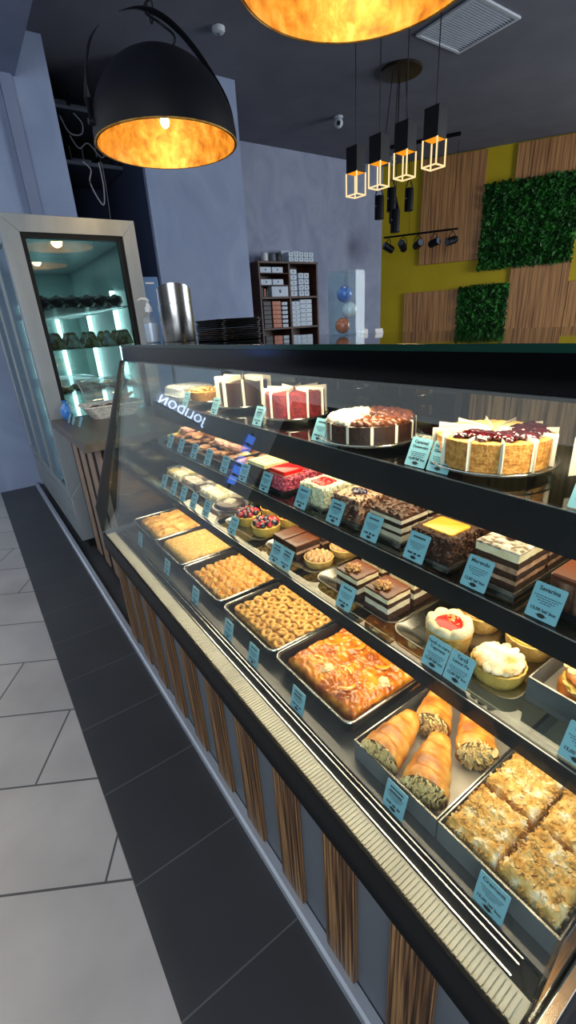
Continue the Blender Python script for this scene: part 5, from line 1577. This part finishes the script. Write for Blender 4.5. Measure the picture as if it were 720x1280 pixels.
t = thing('ceiling_vent', 'white square air vent grille in the grey ceiling', 'air vent', (4.52, 3.39, H - .018))
v = .315
obj('frame', MB().box(-v, v, -v, -v + .03, 0, .0175).box(-v, v, v - .03, v, 0, .0175).box(-v, -v + .03, -v + .03, v - .03, 0, .0175).box(v - .03, v, -v + .03, v - .03, 0, .0175), 'vent_white', t, bevel=.002)
lv = MB()
for k in range(22):
    y = -v + .035 + .0255 * k
    lv.add([(-v + .03, y, .002), (v - .03, y, .002), (v - .03, y + .012, .015), (-v + .03, y + .012, .015), (-v + .03, y + .002, .001), (v - .03, y + .002, .001), (v - .03, y + .014, .014), (-v + .03, y + .014, .014)],
           [(0, 1, 2, 3), (7, 6, 5, 4), (0, 4, 5, 1), (3, 2, 6, 7), (0, 3, 7, 4), (1, 5, 6, 2)])
obj('louvre', lv, 'vent_white', t, smooth=False)
obj('back_plate', MB().box(-v + .03, v - .03, -v + .03, v - .03, .0155, .0172), 'vent_white', t, smooth=False)
t = thing('smoke_detector', 'small round white smoke detector on the dark ceiling', 'smoke detector', (2.58, 4.45, H - .04))
obj('housing', MB().lathe([(.02, 0), (.045, .006), (.055, .02), (.055, .0395)], 24), 'vent_white', t)
obj('sensor', MB().lathe([(.012, -.012), (.016, -.002), (.016, .0)], 16), 'device_grey', t)
def cctv(label, loc, rz):
    t = thing('security_camera', label, 'camera', loc, (0, 0, rz))
    obj('mount', MB().lathe([(.05, .07), (.055, .074), (.055, .0895), (.03, .09)], 20), 'vent_white', t)
    obj('ball_body', MB().ball((0, 0, .025), .055, 1, 1, 1, 20), 'vent_white', t)
    obj('lens', MB().cyl((-.03, -.035, .012), (-.045, -.05, .002), .026, .022, 16), 'plastic_black', t)
cctv('small white security camera on the ceiling between lamp and grey wall', (4.73, 5.37, H - .092), 0)
cctv('small white security camera behind the hanging cube pendants', (6.55, 6.15, H - .092), .2)

# ------------------------------------------------------------------ outside the shop: sign seen mirrored in the case glass
t = thing('shop_sign', 'lit white letter sign reading JOLIDON, seen mirrored in the display glass', 'sign', (-4.83, 14.08, 2.17))
sm = text_mesh('JOLIDON', .38, 0, 0, 0, extrude=.02, space=1.12)
sm.v = [(x, -z - .03, y) for x, y, z in sm.v]
obj('letters', sm, 'sign_white', t, smooth=False)
obj('mounting_rail', MB().box(-.9, .9, -.008, .008, -.04, -.02), 'device_grey', t, smooth=False)
t = thing('blue_sign', 'vertical sign of lit blue squares, seen mirrored in the display glass', 'sign', (-7.6, 14.05, .75))
for k in range(5):
    obj('lit_square', MB().box(-.17, .17, -.03, .0, .40 * k, .40 * k + .30), 'sign_blue', t, bevel=.02)
obj('pole', MB().box(-.05, .05, .0, .03, -.75, 2.0), 'device_grey', t, smooth=False)

# ------------------------------------------------------------------ light
def area(name, loc, rot, sx, sy, e, col=(1, 1, 1), spread=180):
    l = bpy.data.lights.new(name, 'AREA'); l.shape = 'RECTANGLE'; l.size = sx; l.size_y = sy; l.energy = e; l.color = col
    l.spread = radians(spread)
    o = bpy.data.objects.new(name, l); link(o); o.location = loc; o.rotation_euler = rot
    return o
WARM = (1, .77, .50)
ym = (Y0 + Y1) / 2
area('case_light', (.70, ym, 1.292), (0, 0, 0), .05, 1.84, 13, WARM)
area('shelf_light', (.73, ym, 1.118), (0, 0, 0), .11, 1.82, 6, WARM)
area('shelf_light', (.69, ym, .946), (0, 0, 0), .11, 1.82, 5.5, WARM)
area('shelf_light', (.625, ym, .784), (0, radians(8), 0), .09, 1.82, 6.5, WARM)
area('room_fill', (8.6, -1.5, 2.0), (radians(90), 0, radians(58)), 3.2, 2.6, 300, (.92, .96, 1))  # added unseen fill, brightens the yellow and grey walls
area('room_fill', (-2.2, -2.5, 2.2), (radians(84), 0, radians(-28)), 3.5, 2.4, 120, (.86, .93, 1))  # added unseen fill from behind the viewer, no window modelled
area('fridge_fill', (.75, 4.1, 1.95), (0, 0, 0), .5, 1.7, 2, (.86, 1, .95))  # added unseen fill under the fridge roof, besides the tubes
w = bpy.data.worlds.new('sky'); S.world = w; w.use_nodes = True
nt = w.node_tree
bg = nt.nodes['Background']
bg.inputs[0].default_value = (.87, .93, 1, 1); bg.inputs[1].default_value = 1.35

# ------------------------------------------------------------------ camera
F = 563.0
Yd = Vector((-422, -208, F)).normalized()
Dn = Vector((86, 1350, F)).normalized()
Dn = (Dn - Yd * Dn.dot(Yd)).normalized()
Up = -Dn
Xd = Yd.cross(Up)
def tow(v): return Vector((Xd.dot(v), Yd.dot(v), Up.dot(v)))
cr, cu_, cbk = tow(Vector((1, 0, 0))), tow(Vector((0, -1, 0))), tow(Vector((0, 0, -1)))
M = Matrix(((cr.x, cu_.x, cbk.x, 0), (cr.y, cu_.y, cbk.y, 0), (cr.z, cu_.z, cbk.z, 1.40), (0, 0, 0, 1)))
cam = bpy.data.cameras.new('camera')
cam.sensor_fit = 'VERTICAL'; cam.sensor_height = 24; cam.lens = F / 1280 * 24
cam.clip_start = .02
co = bpy.data.objects.new('camera', cam); link(co); co.matrix_world = M
S.camera = co
S.view_settings.view_transform = 'Standard'; S.view_settings.look = 'None'
S.view_settings.exposure = 0; S.view_settings.gamma = 1; S.view_settings.use_curve_mapping = False
S.cycles.transparent_max_bounces = 32
S.cycles.max_bounces = 10
S.cycles.sample_clamp_indirect = 8
S.cycles.caustics_reflective = False; S.cycles.caustics_refractive = False
